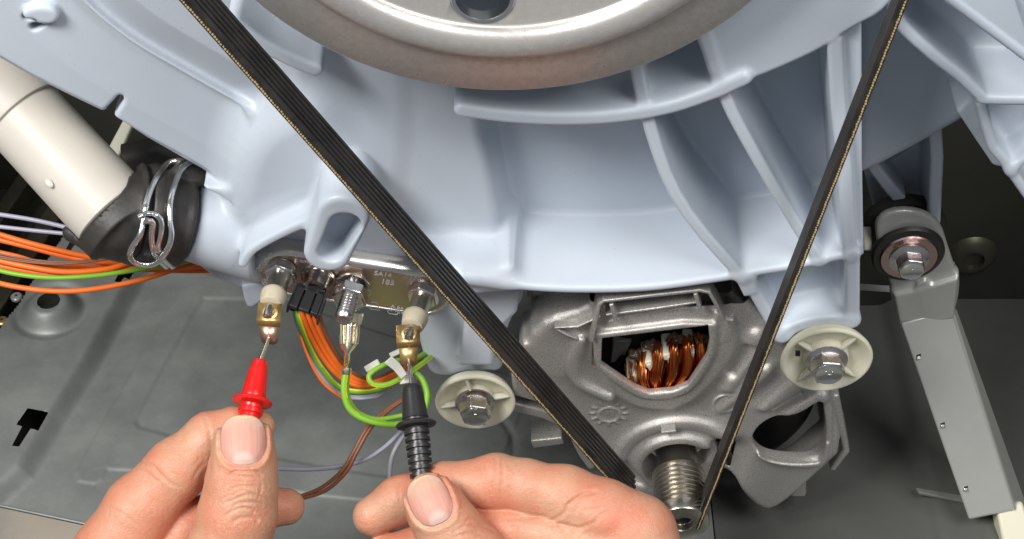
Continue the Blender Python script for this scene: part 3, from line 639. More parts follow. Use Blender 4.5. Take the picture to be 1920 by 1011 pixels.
# push-on tabs on the two end terminals
TABC = []
for i, (x, y) in enumerate(((505, 592), (766, 632))):
    t = TIPS[i]; h = hof(t); lab = ('bent brass tab on the left ceramic terminal, touched by the red probe needle', 'bent brass tab on the right ceramic terminal, touched by the black probe needle')[i]
    tb = thing('brass_tab', lab, 'metal tab', V(x, y, h), 'brass tabs on the element terminals')
    n_ = unit(.93*VF+.37*VU); xd = unit(VR+.06*VU*(1 if i else -1)); yd = np.cross(n_, xd); yd = yd if yd@VU > 0 else -yd
    c = V(x+(0 if i == 0 else -1), y-6, h-2); bm = bmesh.new()
    # strip cross-section: flat, rolled bend, down leg
    path = [(c+yd*17, 21), (c-yd*13, 21)]
    for k in range(1, 6):
        tt = k/5*math.radians(75); path.append((c-yd*13-yd*4*math.sin(tt)-n_*4*(1-math.cos(tt)), 21))
    e = path[-1][0]; dn = unit(-VU*.93-VF*.30); path += [(e+dn*8, 20.5)]
    add_rows = []
    for p, hw_ in path: add_rows.append([p-xd*hw_, p+xd*hw_])
    add_loft(bm, add_rows); o = bm_obj('tab_plate', bm, BRASS, tb, auto=30); sd = o.modifiers.new('t', 'SOLIDIFY'); sd.thickness = 2.6*S; sd.offset = 0
    bm = bmesh.new(); e = path[-1][0]; add_loft(bm, [[e-xd*17, e+xd*17], [e+dn*22-xd*15, e+dn*22+xd*15], [e+dn*30-xd*14, e+dn*30+xd*14], [e+dn*33-xd*8, e+dn*33+xd*8]])
    o = bm_obj('tab_leg', bm, COPPERY if i == 0 else BRASS, tb, auto=60); sd = o.modifiers.new('t', 'SOLIDIFY'); sd.thickness = 2.4*S; sd.offset = 0
    TABC.append(e+dn*20+VF*2.5)
    lathe('eyelet', c+n_*1.2+xd*2, n_, [(13, 0), (13, 2), (9.5, 3), (8.5, 0)], BRASS, tb)
# earth receptacle hanging from the stud
et = thing('earth_terminal', 'shiny tinned push-on earth terminal with crimped yellow-green wire, below the centre stud', 'terminal', V(655, 640, hof(c)))
he = hof(M(663, 560, EA+14))
prism('terminal_blade', VV([(640, 585, he), (682, 588, he), (678, 609, he+2), (640, 607, he+2)]), -VF*3, TINNED, et, bevel=1)
def loft_px(name, rows, m, parent, th=2.5):
    bm = bmesh.new(); add_loft(bm, rows); o = bm_obj(name, bm, m, parent, auto=60); sd = o.modifiers.new('t', 'SOLIDIFY'); sd.thickness = th*S; sd.offset = 0; return o
rows = []
for y, hw_, dx in ((604, 17, 1), (612, 17, 0), (636, 16.5, -1), (645, 17, -2), (652, 13, -3), (658, 7, -3), (664, 4.5, -4), (690, 4.5, -5)):
    cx_ = 655+dx; cr_ = [V(cx_-hw_*.55, y, he+9)] if hw_ > 12 else [V(cx_-hw_*.8, y, he+6)]
    k = hw_ if hw_ < 12 else 6.5
    row = []
    for tt in np.linspace(-2.6, 2.6, 15):
        row.append(V(cx_+hw_*math.sin(tt*.5)*1.03, y, he+4+k*math.cos(tt*1.15)*(1 if hw_ > 12 else .9)))
    rows.append(row)
loft_px('receptacle', rows, TINNED, et)
tube('receptacle_roll', VV([(640, 606, he+7), (640, 630, he+8), (641, 645, he+7)]), 4.5, TINNED, et)
tube('receptacle_roll', VV([(670, 608, he+7), (669, 630, he+8), (667, 645, he+7)]), 4.5, TINNED, et)
lathe('crimp', V(649, 696, he+3), unit(V(649, 686, he+3)-V(650, 697, he+3)), [(9, -6), (10, -4), (10, 5), (8, 7)], TINNED, et)
# ================= drain hose, elbow, clamp =================
hS = hof(SP)
hose = thing('drain_pipe', 'cream plastic drain pipe coming down from the upper left into the black rubber elbow', 'pipe', V(100, 250, hS+60))
pe = V(214, 401, hS+50); pa = V(60, 222, hS+40); pb = V(-96, 65, hS+30)
bm = bmesh.new(); d = unit(pe-pb); L = np.linalg.norm(pe-pb)
add_lathe(bm, pb, d, [(73, 0), (73, L*.5), (75, L-22), (75, L-4), (70, L), (60, L)], 72); bm_obj('pipe', bm, CREAM, hose, auto=50)
bm = bmesh.new(); add_tube(bm, [pb+d*(L*.56)+VF*67+VR*24, pe-d*24+VF*69+VR*24], 1.6, 6); bm_obj('mould_seam', bm, CREAM, hose)
c = V(92, 344, hof(V(92, 344, hS+50))+66); bm = bmesh.new(); bmesh.ops.create_icosphere(bm, subdivisions=3, radius=1)
for v in bm.verts: v.co = Vector(c+np.array(v.co)[0]*9*unit(d)+np.array(v.co)[1]*6*unit(np.cross(d, VF))+np.array(v.co)[2]*2.5*VF)
bm_obj('mould_nub', bm, CREAM, hose, auto=180)
L2 = float((V(50, 212, hS+40)-pb)@d); lathe('sleeve', pb, d, [(79, 0), (80, L2-8), (79, L2-2), (75, L2)], CREAM, hose, n=72)
L3 = float((V(2, 100, hS+30)-pb)@d); lathe('collar', pb, d, [(92, 0), (92, L3-8), (88, L3), (79, L3+2)], CREAM, hose, n=72)
fe = Field(np.minimum(pe, SP)-190, np.maximum(pe, SP)+150, 3.4)
sl_c = SP-sp_ax*(-20)
e1 = SP+sp_ax*46; e2 = SP+sp_ax*108
fe.cone(e1, e2, 82, 83, k=0, id=1, cap=True)
fe.cone(e2, pe+d*10, 78, 72, k=30, id=1)
fe.cone(pe+d*2, pe+d*36, 79, 82, k=12, id=1, cap=True)
q = V(134, 436, hS+60); fe.cone(q, V(250, 470, hS+40), 11, 22, k=26, id=1); fe.cone(q, V(210, 400, hS+60), 10, 24, k=20, id=1)
fe.cone(V(345, 322, hS+60), V(374, 334, hS+50), 20, 16, k=10, id=1)
fe.cone(e2-sp_ax*2, e2+sp_ax*14, 88, 86, k=4, id=1, cap=True)
fe.cone(e2+sp_ax*24, e2+sp_ax*30, 87, 84, op='+', k=3, id=1, cap=True)
fe.cone(SP+sp_ax*47, SP+sp_ax*56, 85, 85, k=5, id=1, cap=True)
fe.cone(pe-d*60, pe+d*8, 75.5, 75.5, op='-', k=2, cap=True)
P, f, fid, g = fe.net()
elb = mesh_np('rubber_elbow', P, f, RUBBER, None, True, g.astype(np.float32)); tag(elb, 'black rubber elbow joining the cream pipe to the tub spigot', 'hose elbow')
# spring clamp: two coils around the sleeve and the bent handles
cp = thing('spring_clamp', 'shiny double wire spring clamp squeezed round the black rubber elbow', 'hose clamp', SP+sp_ax*50)
def on_elbow(pts, lift=6., sn=6):
    p = spline(np.array(pts, float), sn); h = front_hit(fe, p[:, 0][None], p[:, 1][None], 420, -60)[0]
    ok = ~np.isnan(h); h = np.interp(np.arange(len(h)), np.arange(len(h))[ok], h[ok]); h = np.convolve(np.pad(h, 3, 'edge'), np.ones(7)/7, 'valid')
    ex = p[:, 2] if p.shape[1] > 2 else 0
    return [V(x, y, hh+lift+e_) for (x, y), hh, e_ in zip(p[:, :2], h, np.broadcast_to(ex, h.shape))]
def wire(name, pts, r, m, parent, **k): return tube(name, on_elbow(pts, r, **k), r, m, parent, n=14)
wire('clamp_loop', [(352, 304, -30), (336, 302, -8), (316, 306, 0), (298, 326, 0), (282, 358, 0), (272, 392, 2), (268, 418, 6), (262, 442, 14), (247, 464, 22), (245, 483, 26), (262, 495, 28), (290, 494, 26), (312, 472, 18), (321, 442, 8), (318, 412, 2), (319, 380, 0), (327, 348, 0), (340, 318, 0), (356, 305, -6), (370, 303, -28)], 5.6, CHROME, cp)
wire('clamp_end', [(259, 408, 34), (274, 401, 22), (292, 403, 18), (302, 418, 12), (301, 440, 6), (297, 462, 2), (305, 482, -4), (324, 500, -22)], 5.4, CHROME, cp)
wire('clamp_end', [(274, 414, 38), (286, 418, 24), (284, 440, 12), (286, 462, 6), (294, 482, 0), (312, 500, -20)], 5.4, CHROME, cp)
# ================= plastic bushings and bolts =================
def flange_bolt(lab, c, ax, R, hexr, hh, rot=.2, mark='Z', m=ZINC):
    b = thing('flange_bolt', lab, 'bolt', c, 'zinc flange bolts')
    lathe('bolt_flange', c, ax, [(R*.55, -14), (R, 0), (R, 3), (R*.8, 6), (hexr*.95, 8)], m, b, n=56)
    hexobj('bolt_head', c, ax, hexr, 5, hh, m, b, rot)
    lathe('bolt_rim', c, ax, [(hexr*.84, hh-2), (hexr*.82, hh+1), (hexr*.76, hh+1.6), (hexr*.70, hh+.6), (0, hh+.5)], CHROME, b, n=36)
    xd = np.array([1., 0, 0]); text('head_mark', mark, c+unit(ax)*(hh+.8), xd, np.cross(ax, xd)*-1, hexr*.75, CHROME, b, .5)
    return b
def bushing(lab, c, R, hub, rot=0):
    b = thing('plastic_bushing', lab, 'bushing', c, 'plastic bushings under the tub brackets'); ax = AX
    lathe('flange', c, ax, [(R*.62, -26), (R*.9, -22), (R*.985, -8), (R, -3), (R*.985, 0), (R*.95, 1.5), (R*.90, 0), (R*.82, -8), (R*.72, -14), (hub+4, -16), (hub+2, -2), (hub, 0), (hub-8, 0)], NYLON, b, n=96)
    for k in range(4):
        t = rot+k*math.pi/2; u = np.array([math.cos(t), 0, math.sin(t)]); v = np.array([-math.sin(t), 0, math.cos(t)])
        prism('vane', [c+u*hub-v*3+AX*-1, c+u*R*.90-v*2-AX*1, c+u*R*.90+v*2-AX*1, c+u*hub+v*3-AX*1], -AX*12, NYLON, b, bevel=1)
    return b
wc = M(891, 756, 128); R = rpx(75.5, wc)
bushing('round milky plastic bushing under the left tub bracket, beside the black belt', wc, R, R*.42, .25)
flange_bolt('zinc flange bolt in the left milky bushing, marked Z', wc-AX*2, unit(AX+.02*np.array([1, 0, 0])), R*.50, R*.40, 36, .25, 'Z')
wc2 = M(1550, 677, 212); R2 = rpx(86.5, wc2)
bushing('larger round milky plastic bushing under the right tub bracket', wc2, R2, R2*.45, .9)
flange_bolt('zinc flange bolt in the right milky bushing, marked 4', wc2-AX*2, AX, R2*.46, R2*.38, 34, .1, 'H')
prism('bushing_hole_dark', [M(x, y, 211) for x, y in ((1491, 657), (1500, 657), (1500, 666), (1491, 666))], AX*3, BLACK, bpy.data.objects['plastic_bushing.001'])  # black tile for the dark inside of a hole, nothing is cut

# ================= motor =================
MF = 150.
mo = thing('electric_motor', 'cast aluminium electric motor with copper windings showing in its window', 'motor', M(1270, 760, 100))
fm = Field((-20, -250, -570), (740, 60, 60), 2.8)
def MX(l, a=MF): return XZ(l, a)
body = [(1035, 600), (1100, 585), (1112, 560), (1380, 545), (1405, 570), (1440, 612), (1475, 655), (1512, 700), (1548, 742), (1566, 760), (1582, 850), (1545, 884), (1490, 935), (1452, 962), (1424, 960), (1396, 934), (1368, 908), (1335, 915), (1300, 940), (1230, 935), (1160, 905), (1112, 862), (1078, 826), (1048, 786), (1004, 744), (972, 700), (976, 652), (1004, 640)]
fm.extr('poly', MX(chaikin(body, 1)), 60, MF-4, k=0, r=15, id=1)
# concave and convex modelling of the face
fm.extr('poly', MX(chaikin([(1108, 650), (1126, 590), (1360, 562), (1392, 640), (1350, 700), (1290, 760), (1200, 765), (1140, 730)], 2)), 60, MF+14, k=26, r=14, id=1)
fm.extr('line', MX(spline([(1090, 634), (1074, 680), (1084, 714), (1140, 742)], 5)), 60, MF+12, k=20, r=8, wd=9, id=1)
fm.extr('poly', MX(chaikin([(985, 640), (1030, 600), (1070, 610), (1076, 660), (1060, 720), (1010, 700)], 1)), 60, MF-2, k=20, r=16, id=1)
# top frame with slot
fm.extr('poly', MX([(1124, 592), (1140, 580), (1316, 558), (1336, 566), (1340, 600), (1128, 628)]), MF+7, MF+60, op='-', k=6, r=3)
def cast_bar(pts, w_, a0, a1):       # a crisp cast rib on the face
    pl = XZ(pts, a1); n = len(pl); t = np.gradient(pl, axis=0); t /= np.linalg.norm(t, axis=1)[:, None]; nn = np.stack([-t[:, 1], t[:, 0]], 1)*w_; bm = bmesh.new()
    rows = [[(p[0]+q[0], -a0, p[1]+q[1]), (p[0]+q[0]*.8, -a1, p[1]+q[1]*.8), (p[0]-q[0]*.8, -a1, p[1]-q[1]*.8), (p[0]-q[0], -a0, p[1]-q[1])] for p, q in zip(pl, nn)]
    add_loft(bm, rows, True, True); bm_obj('cast_rib', bm, CAST, mo, bevel=1.6)
for pts, w_, a1 in (([(1110, 642), (1116, 606), (1124, 572), (1132, 566), (1220, 556), (1312, 546), (1330, 550), (1342, 570), (1358, 604)], 4, MF+30), ([(1136, 592), (1220, 581), (1308, 568)], 3, MF+20), ([(1146, 572), (1155, 604)], 4.5, MF+31), ([(1304, 552), (1313, 582)], 4.5, MF+31), ([(1040, 616), (1084, 614), (1126, 594)], 2.5, MF+14), ([(1040, 616), (1060, 628), (1083, 638)], 2.5, MF+12), ([(1240, 813), (1268, 810)], 4, MF+30)): cast_bar(pts, w_, MF-10, a1)
# window and its lip
win = [(1129, 634), (1328, 610), (1331, 640), (1326, 668), (1290, 722), (1262, 734), (1218, 738), (1192, 728), (1150, 700), (1127, 684)]
fm.extr('line', XZ([( 1228+(x-1228)*1.055, 674+(y-674)*1.09) for x, y in chaikin(win+[win[0]], 1, False)], MF+16), 100, MF+20, k=9, r=4, wd=8, id=2)
fm.extr('poly', MX(win, MF+18), 20, MF+80, op='-', k=3, r=0)
# concentric bosses round the shaft
shc = M(1269, 858, MF); u0 = np.array([shc[0], shc[2]])
circ = lambda r, n=40, c=u0: np.array([(c[0]+r*math.cos(2*math.pi*i/n), c[1]+r*math.sin(2*math.pi*i/n)) for i in range(n)])
ringl = lambda r: np.vstack([circ(r, 48), circ(r, 48)[:1]])
fm.extr('poly', circ(128), 60, MF+2, k=20, r=14, id=3)
fm.extr('line', ringl(112), 60, MF+13, k=20, r=8, wd=11, id=3)
fm.extr('poly', circ(96), 60, MF+9, k=10, r=8, id=3)
fm.extr('line', ringl(76), 60, MF+24, k=12, r=8, wd=10, id=3)
fm.extr('poly', circ(65), 84, MF+60, op='-', k=5, r=0)
# lower right lobe, opening and bracket
lobe = [(1412, 828), (1422, 806), (1448, 788), (1500, 772), (1528, 752), (1540, 746), (1550, 800), (1544, 832), (1540, 858), (1500, 866), (1448, 862), (1424, 850)]
fm.extr('line', MX(chaikin([(1424, 852), (1450, 864), (1500, 869), (1536, 868), (1546, 858), (1549, 830)], 1, False)), 80, MF+8, k=8, r=4, wd=6, id=4)
fm.extr('poly', MX(chaikin(lobe, 2), MF), 64, MF+70, op='-', k=8, r=0)
fm.extr('poly', MX([(1549, 742), (1560, 760), (1560, 850), (1548, 862), (1547, 810), (1540, 760)], MF-6), -40, MF+2, k=5, r=4, id=4)
fm.extr('poly', MX([(1562, 744), (1574, 744), (1594, 850), (1566, 886), (1556, 884), (1580, 846)], 120), 10, 118, k=8, r=4, id=4)
fm.extr('line', MX([(1540, 862), (1584, 838)], 110), 20, 100, k=8, r=3, wd=6, id=4)
fm.extr('poly', MX([(1450, 945), (1498, 978), (1512, 968), (1508, 890), (1480, 930)], 90), 20, 96, k=3, r=2, id=4)
fm.extr('poly', MX([(1512, 900), (1512, 976), (1505, 976), (1505, 900)], 90), 20, 90, k=3, r=2, id=4)
# flowing ridges on the right shoulder
def ridge(x0, y0, x1, y1, r0, r1, a0=MF-2, a1=MF-6, k=16): fm.cone(M(x0, y0, a0), M(x1, y1, a1), r0, r1, k=k, id=5)
ridge(1420, 620, 1366, 722, 26, 14, MF-12); ridge(1440, 690, 1350, 764, 20, 10, MF-6, MF-8); ridge(1510, 700, 1432, 762, 24, 10, MF-8, MF-4); ridge(1540, 738, 1462, 788, 18, 9, MF-8, MF-4, 10); ridge(1500, 742, 1450, 770, 9, 5, MF+6, MF, 8)
fm.cone(M(1404, 660, MF+6), M(1372, 700, MF+4), 14, 10, op='-', k=20); fm.cone(M(1470, 700, MF+14), M(1400, 762, MF+8), 12, 8, op='-', k=20); fm.cone(M(1500, 752, MF+14), M(1446, 786, MF+8), 9, 6, op='-', k=12)
fm.extr('poly', MX([(1362, 590), (1376, 590), (1368, 628), (1350, 632)], MF), 90, MF+14, k=5, r=3, id=2)
fm.cone(M(1360, 860, MF+10), M(1350, 930, MF), 40, 26, op='-', k=40)
fm.cone(M(1180, 905, MF+14), M(1150, 880, MF+10), 20, 18, op='-', k=30)
# left arms
fm.extr('poly', MX([(958, 700), (1000, 716), (1090, 762), (1110, 780), (1060, 770), (962, 742)], 110), 20, 112, k=10, r=8, id=6)
fm.extr('line', MX([(962, 762), (1020, 776), (1078, 800)], 100), 10, 104, k=6, r=5, wd=12, id=6)
fm.extr('poly', MX([(995, 826), (1054, 820), (1058, 832), (1000, 840)], 90), 20, 92, k=4, r=2, id=6)
fm.extr('line', MX([(1070, 806), (1092, 850), (1108, 872)], 90), 0, 96, k=6, r=4, wd=8, id=6)
fm.extr('line', MX([(985, 652), (985, 690)], 150), 60, 146, k=8, r=3, wd=4, id=6)
fm.extr('poly', MX(chaikin(lobe, 2), MF), 64, MF+70, op='-', k=8, r=0)
# hollow behind the face
fm.extr('poly', MX([(1232+(x-1232)*.93, 745+(y-745)*.90) for x, y in body]), -60, MF-30, op='-', k=8, r=10)
fm.extr('poly', MX([(1228+(x-1228)*1.16, 660+(y-660)*1.12) for x, y in win], MF), -60, MF+3, op='-', k=5, r=0)
fm.extr('poly', circ(80), 40, MF-10, k=6, r=2, id=3)
fm.extr('poly', circ(65), 84, MF+60, op='-', k=5, r=0)
# cast marks
def mark_ring(x, y, r, a, i_=7): 
    c = M(x, y, a); cc = (c[0], c[2]); fm.extr('line', np.vstack([circ(r, 24, cc), circ(r, 24, cc)[:1]]), 100, a+3.4, k=2, r=1, wd=2.2, id=i_)
mark_ring(1142, 777, 21, MF-4); mark_ring(1362, 756, 24, MF-2, 8)
c = M(1142, 777, MF)
for k in range(12):
    t = k*math.pi/6; fm.extr('line', np.array([(c[0]+27*math.cos(t), c[2]+27*math.sin(t)), (c[0]+36*math.cos(t), c[2]+36*math.sin(t))]), 100, MF-.5, k=2, r=1, wd=2.2, id=7)
P, f, fid, g = fm.net(cull=lambda c, n: ~((c[:, 1] > 45)))
print('motor', len(f), time.time()-T0)
# recesses on the casting get only surface grain from the material
emit(P, f, fid, g, {1: 'end_shield', 2: 'window_frame', 3: 'shaft_boss', 4: 'vent_lobe', 5: 'shoulder_ridge', 6: 'mounting_arm', 7: 'cast_mark', 8: 'cast_mark'}, mo, CAST)
mtext('P3', 1142, 777, 20, 5-math.degrees(ang), CAST, mo, MF-1.5, 'cast_letters'); mtext('W', 1362, 756, 22, -20-math.degrees(ang), CAST, mo, MF+.5, 'cast_letters')
# stator behind the shield
STAT = mat('stator_black', (.012, .012, .012), .45, .3, bump=.3, bscale=300)
mc = M(1270, 800, 0)
bm = bmesh.new(); add_lathe(bm, M(1296, 752, 62), -AX, [(230, 0), (248, 12), (248, 300), (200, 330)], 64); bm_obj('stator', bm, STAT, mo)
# windings in the window
wc_ = M(1243, 726, 118); NYW = mat('insulator_white', (.66, .66, .54), .45); TAR = mat('dark_resin', (.09, .055, .035), .25, bump=.6, bscale=300)
for k, (x, y, tw) in enumerate(((1186, 690, .8), (1214, 664, .45), (1251, 650, .2), (1290, 642, 0))):
    c = M(x, y, 100); box_at('insulator_peg', c, 20, 56, 18, NYW, mo, axes=((math.cos(tw), 0, math.sin(tw)), (0, 1, 0), (-math.sin(tw), 0, math.cos(tw))), bevel=4)
    c = M(x+5, y+12, 110); box_at('insulator_peg', c, 11, 40, 24, NYW, mo, axes=((math.cos(tw), 0, math.sin(tw)), (0, 1, 0), (-math.sin(tw), 0, math.cos(tw))), bevel=3)
res = []
for k, (x, y) in enumerate(((1196, 664), (1223, 648), (1266, 636), (1312, 636))):
    bm = bmesh.new(); bmesh.ops.create_icosphere(bm, subdivisions=3, radius=1)
    c = M(x, y, 98)
    for v in bm.verts:
        q = np.array(v.co); q = q*(1+.22*math.sin(q[0]*6+k)+.18*math.sin(q[2]*7+2*k)); v.co = Vector(c+q*np.array([15, 12, 11]))
    bm_obj('resin_lump', bm, TAR, mo, auto=180)
rr = random.Random(7)
for (x0, y0, sp, x1, y1, bend, cnt) in ((1184, 712, 12, 1202, 732, -3, 5), (1204, 694, 18, 1218, 738, -6, 9), (1234, 676, 22, 1232, 742, -4, 12), (1262, 668, 20, 1240, 744, 9, 13), (1290, 662, 24, 1246, 744, 18, 15), (1316, 664, 24, 1250, 742, 26, 16), (1326, 690, 22, 1256, 740, 18, 12)):
    for lay in range(3):
        for i in range(cnt):
            f_ = (i/(cnt-1)-.5)*1.3; j = lambda q: rr.uniform(-q, q); ux_, uy_ = (1, .2) if x0 < 1300 else (.6, .8); fl_ = f_*(1-.25*lay)
            s0 = M(x0+fl_*sp*ux_+j(1.6), y0+fl_*sp*uy_*.8+j(4)-lay*3, 124+lay*5-16*f_*f_*2); s1 = M((x0+x1)/2+bend+fl_*sp*.85+j(2), (y0+y1)/2+fl_*sp*uy_*.6+j(2), 140+lay*6-34*f_*f_+j(2)); s2 = M(x1+fl_*sp*.45+j(2.5), y1+j(2), 140+lay*4+j(4))
            bm = bmesh.new(); add_tube(bm, spline([s0+(j(4), 26, 10), s0, s1, s2, s2+(0, 28, -8)], 5), 1.55, 6, cap=False); bm_obj('copper_strand', bm, COPPER, mo)
bm = bmesh.new(); add_tube(bm, [M(1170, 660, 60), M(1150, 700, 70), M(1180, 740, 80)], 12, 12); bm_obj('lead_loom', bm, STAT, mo)
prism('brush_holder', [M(x, y, 70) for x, y in ((1150, 640), (1185, 640), (1168, 678), (1144, 682))], -AX*20, mat('dull_grey_part', (.16, .16, .15), .5), mo, bevel=3)
# bearing and grooved shaft
sx_ = AX; c0 = np.array([shc[0], 0, shc[2]])
lathe('bearing_ring', c0, AX, [(64, 88), (64, 104), (60, 106), (56, 104), (55, 98), (52, 98), (52, 103), (50, 104), (47, 98), (46, 88)], CHROME, mo, n=64)
prof = [(37, 86), (37, 118), (39, 120), (39, 128), (36, 130), (36, 184), (40, 186), (41, 190), (46, 193)]
for i in range(8):
    a_ = 196+i*11.2; prof += [(47, a_), (47, a_+2.4), (40, a_+5), (40, a_+7.2)]
prof += [(47, 286), (47, 308), (45.5, 311), (42, 312), (20, 312), (18.5, 310), (18, 298), (0, 297)]
prof = [(r*1.10 if h_ > 120 else r*1.05, h_) for r, h_ in prof]; bm = bmesh.new(); add_lathe(bm, c0, AX, prof, 96); bm_obj('grooved_shaft', bm, SHAFT, mo, auto=30); lathe('shaft_centre', c0+AX*297.5, AX, [(17.6, 0), (17.6, 1), (8, 1.5), (6, .5)], MATS['stator_black'], mo)  # black disc added in the centre hole to make it look dark

# cluster of cream plug and leads glimpsed left of the motor
pg = thing('motor_plug', 'cream plastic motor plug in the gap between tub bracket and motor casting', 'plug', M(1010, 570, 0))
prism('plug_shell', [M(x, y, 30) for x, y in ((990, 556), (1030, 552), (1034, 580), (1000, 584))], -AX*60, mat('old_cream', (.50, .48, .40), .5), pg, bevel=3)
prism('latch', [M(x, y, 50) for x, y in ((988, 560), (996, 558), (1010, 592), (1003, 592))], -AX*20, MATS['old_cream'], pg, bevel=2)

# ================= shock absorber =================
sa = thing('shock_absorber', 'grey steel shock absorber strut leaning down right from its rubber bush', 'shock absorber', M(1700, 470, -40))
PA = -60.
ff = Field((560, -60, -330), (960, 260, 180), 3.4)
ff.extr('poly', XZ(chaikin([(1640, 430), (1646, 412), (1668, 398), (1706, 394), (1744, 404), (1766, 424), (1780, 470), (1798, 524), (1796, 560), (1783, 580), (1690, 604), (1680, 570), (1668, 530), (1650, 480)], 1), PA), PA-18, PA, k=0, r=8, id=1)
ff.extr('poly', XZ([(1676, 556), (1724, 546), (1798, 524), (1790, 600), (1688, 620)], PA+16), PA-40, PA+14, k=18, r=6, id=1)
ff.extr('poly', XZ(chaikin([(1712, 532), (1742, 522), (1756, 560), (1752, 582), (1734, 584), (1724, 566)], 1), PA+6), PA-40, PA+10, k=8, r=4, id=1)
P, f, fid, g = ff.net(); emit(P, f, fid, g, {1: 'end_plate'}, sa, SHOCK)
bc = M(1702, 473, PA)
lathe('rear_rubber', bc-AX*62, AX, [(70, -20), (82, -14), (84, 6), (80, 14), (60, 16)], RUBBER, sa, n=64)
lathe('rubber_bush', bc, AX, [(60, -6), (68, -4), (69, 0), (67, 3), (69, 6), (66, 10), (58, 12), (30, 12)], RUBBER, sa, n=64)
pink = mat('copper_washer', (.60, .42, .38), .25, 1, rvar=.06, nscale=60)
lathe('bolt_washer', bc, AX, [(54, 8), (55, 14), (53, 17), (20, 17)], pink, sa, n=64)
flange_bolt('flange bolt with a dash on its head, through the shock absorber bush', bc+AX*18, AX, 38, 28, 32, .15, '-')
ht = hof(M(1700, 590, PA+10)); hb = ht-140
p = [(1688, 606, ht), (1787, 578, ht), (1905, 956, hb), (1816, 975, hb)]
bm = bmesh.new(); fr4 = [np.array(v) for v in VV(p)]; bk4 = [fr4[0]-VF*78+VR*18, fr4[1]-VF*78+VR*26, fr4[2]-VF*78+VR*46, fr4[3]-VF*78+VR*40]
add_loft(bm, [fr4, bk4], True, True); bm_obj('strut_channel', bm, SHOCK, sa, bevel=5, seg=3)
tube('channel_fold', [fr4[1]-VR*4+VF*.6, fr4[2]-VR*4+VF*.6], 1.6, SHOCK, sa)
for (x, y) in ((1722, 671), (1767, 799), (1810, 918)):
    nn = np.cross(V(*p[1])-V(*p[0]), V(*p[3])-V(*p[0])); ry = ray(x, y); c = CAMP+ry*(((V(*p[0])-CAMP)@nn)/(ry@nn))+VF*1
    prism('punched_lug', [c+VR*a_*4+VU*b_*3.4 for a_, b_ in ((-1, -1), (1, -1), (1, 1), (-1, 1))], VF*5, CHROME, sa, bevel=1.5)
    prism('punched_hole_dark', [c+VU*8+VR*a_*4.5+VU*b_*5 for a_, b_ in ((-1, -1), (1, -1), (1, 1), (-1, 1))], VF*1.2, BLACK, sa)  # black plate in place of the shade inside a punched opening
q = VV([(1868, 950, hb-10), (1918, 940, hb-10), (1950, 1040, hb+10), (1885, 1040, hb+10)])
prism('plastic_foot', q, -VF*50, mat('ivory_foot', (.62, .60, .46), .45), sa, bevel=6)
tag(prism('mounting_clip', VV([(1617, 425, -60), (1634, 425, -60), (1636, 470, -60), (1620, 470, -60)]), -VF*30, MATS['old_cream'], bevel=3), 'small cream plastic clip left of the shock absorber bush', 'clip')
tag(prism('cross_brace', VV([(1610, 532, -300), (1668, 536, -300), (1668, 548, -300), (1610, 544, -300)]), -VF*10, SHOCK), 'thin grey cross brace in the shade behind the shock absorber', 'brace')
tag(prism('floor_strip', [F(x, y, FLOOR+24) for x, y in ((1716, 918), (1812, 934), (1812, 946), (1722, 928))], np.array([0, 0, 8]), MATS['dull_grey_part'], bevel=2), 'ivory strip on the dark floor left of the shock absorber foot', 'strip')
# ================= wires =================
HS = hS
def lowr(pts): return [(x, y, h-58*min(max((y-600)/60, 0), 1)) for x, y, h in pts]
def wire_thing(name, label, pts, r, m, group=None, cat='wire', sn=7, sag=None):
    p = spline(VV(pts), sn); o = tube(name, p, r, m, None, n=12); tag(o, label, cat, group); return o
def striped(name, label, pts, r, turns=0., phase=0., group=None, parent=None):
    p = spline(VV(pts), 7); bm = bmesh.new(); add_tube(bm, p, r, 16); bm.faces.ensure_lookup_table()
    k = len(p)-1; i = 0
    for f in bm.faces:
        if len(f.verts) == 4:
            ring_i, j = i//16, i % 16; i += 1
            if ((j+phase+turns*ring_i) % 16) < 4: f.material_index = 1
    o = bm_obj(name, bm, GREEN, parent); o.data.materials.append(YELLOW)
    if label: tag(o, label, 'wire', group)
    return o
G1 = 'orange wires of the left loom'
def loom(i, pts, r, lab, m=ORANGE, g=None): wire_thing(('orange_wire' if m is ORANGE else 'brown_wire'), lab, pts, r, m, g or ('orange wires of the left loom' if m is ORANGE else 'thin brown wires of the left loom'))
B = HS-90
loom(0, [(-30, 430, B), (40, 452, B), (120, 472, B-10), (190, 487, B-30), (260, 500, B-70), (370, 500, B-140), (450, 492, B-190)], 5.2, 'topmost orange wire of the loom left of the spring clamp', ORANGE)
loom(0, [(-30, 443, B-8), (50, 462, B-8), (130, 482, B-20), (210, 494, B-40), (370, 506, B-150), (450, 498, B-200)], 5.2, 'second orange wire from the top of the left loom', ORANGE)
loom(0, [(-30, 468, B-6), (30, 481, B-4), (90, 497, B-10), (180, 502, B-30), (370, 508, B-150), (450, 500, B-200)], 5.2, 'third orange wire from the top, crossing under the thin brown wires', ORANGE)
loom(0, [(-30, 482, B+6), (40, 498, B+10), (120, 510, B+8), (200, 505, B-8), (262, 490, B-40), (370, 486, B-140), (450, 478, B-190)], 5.6, 'thick orange wire just under the thin brown wires', ORANGE)
loom(0, [(-30, 492, B-6), (50, 508, B-2), (130, 518, B-4), (210, 512, B-16), (290, 495, B-60), (370, 494, B-140), (450, 486, B-190)], 5.4, 'orange wire lying directly above the green wire', ORANGE)
loom(0, [(-30, 524, B+4), (30, 538, B+8), (100, 546, B+8), (170, 543, B), (260, 526, B-30), (345, 500, B-90), (400, 488, B-150), (460, 480, B-200)], 5.0, 'lowest orange wire, sagging alone across the grey floor', ORANGE)
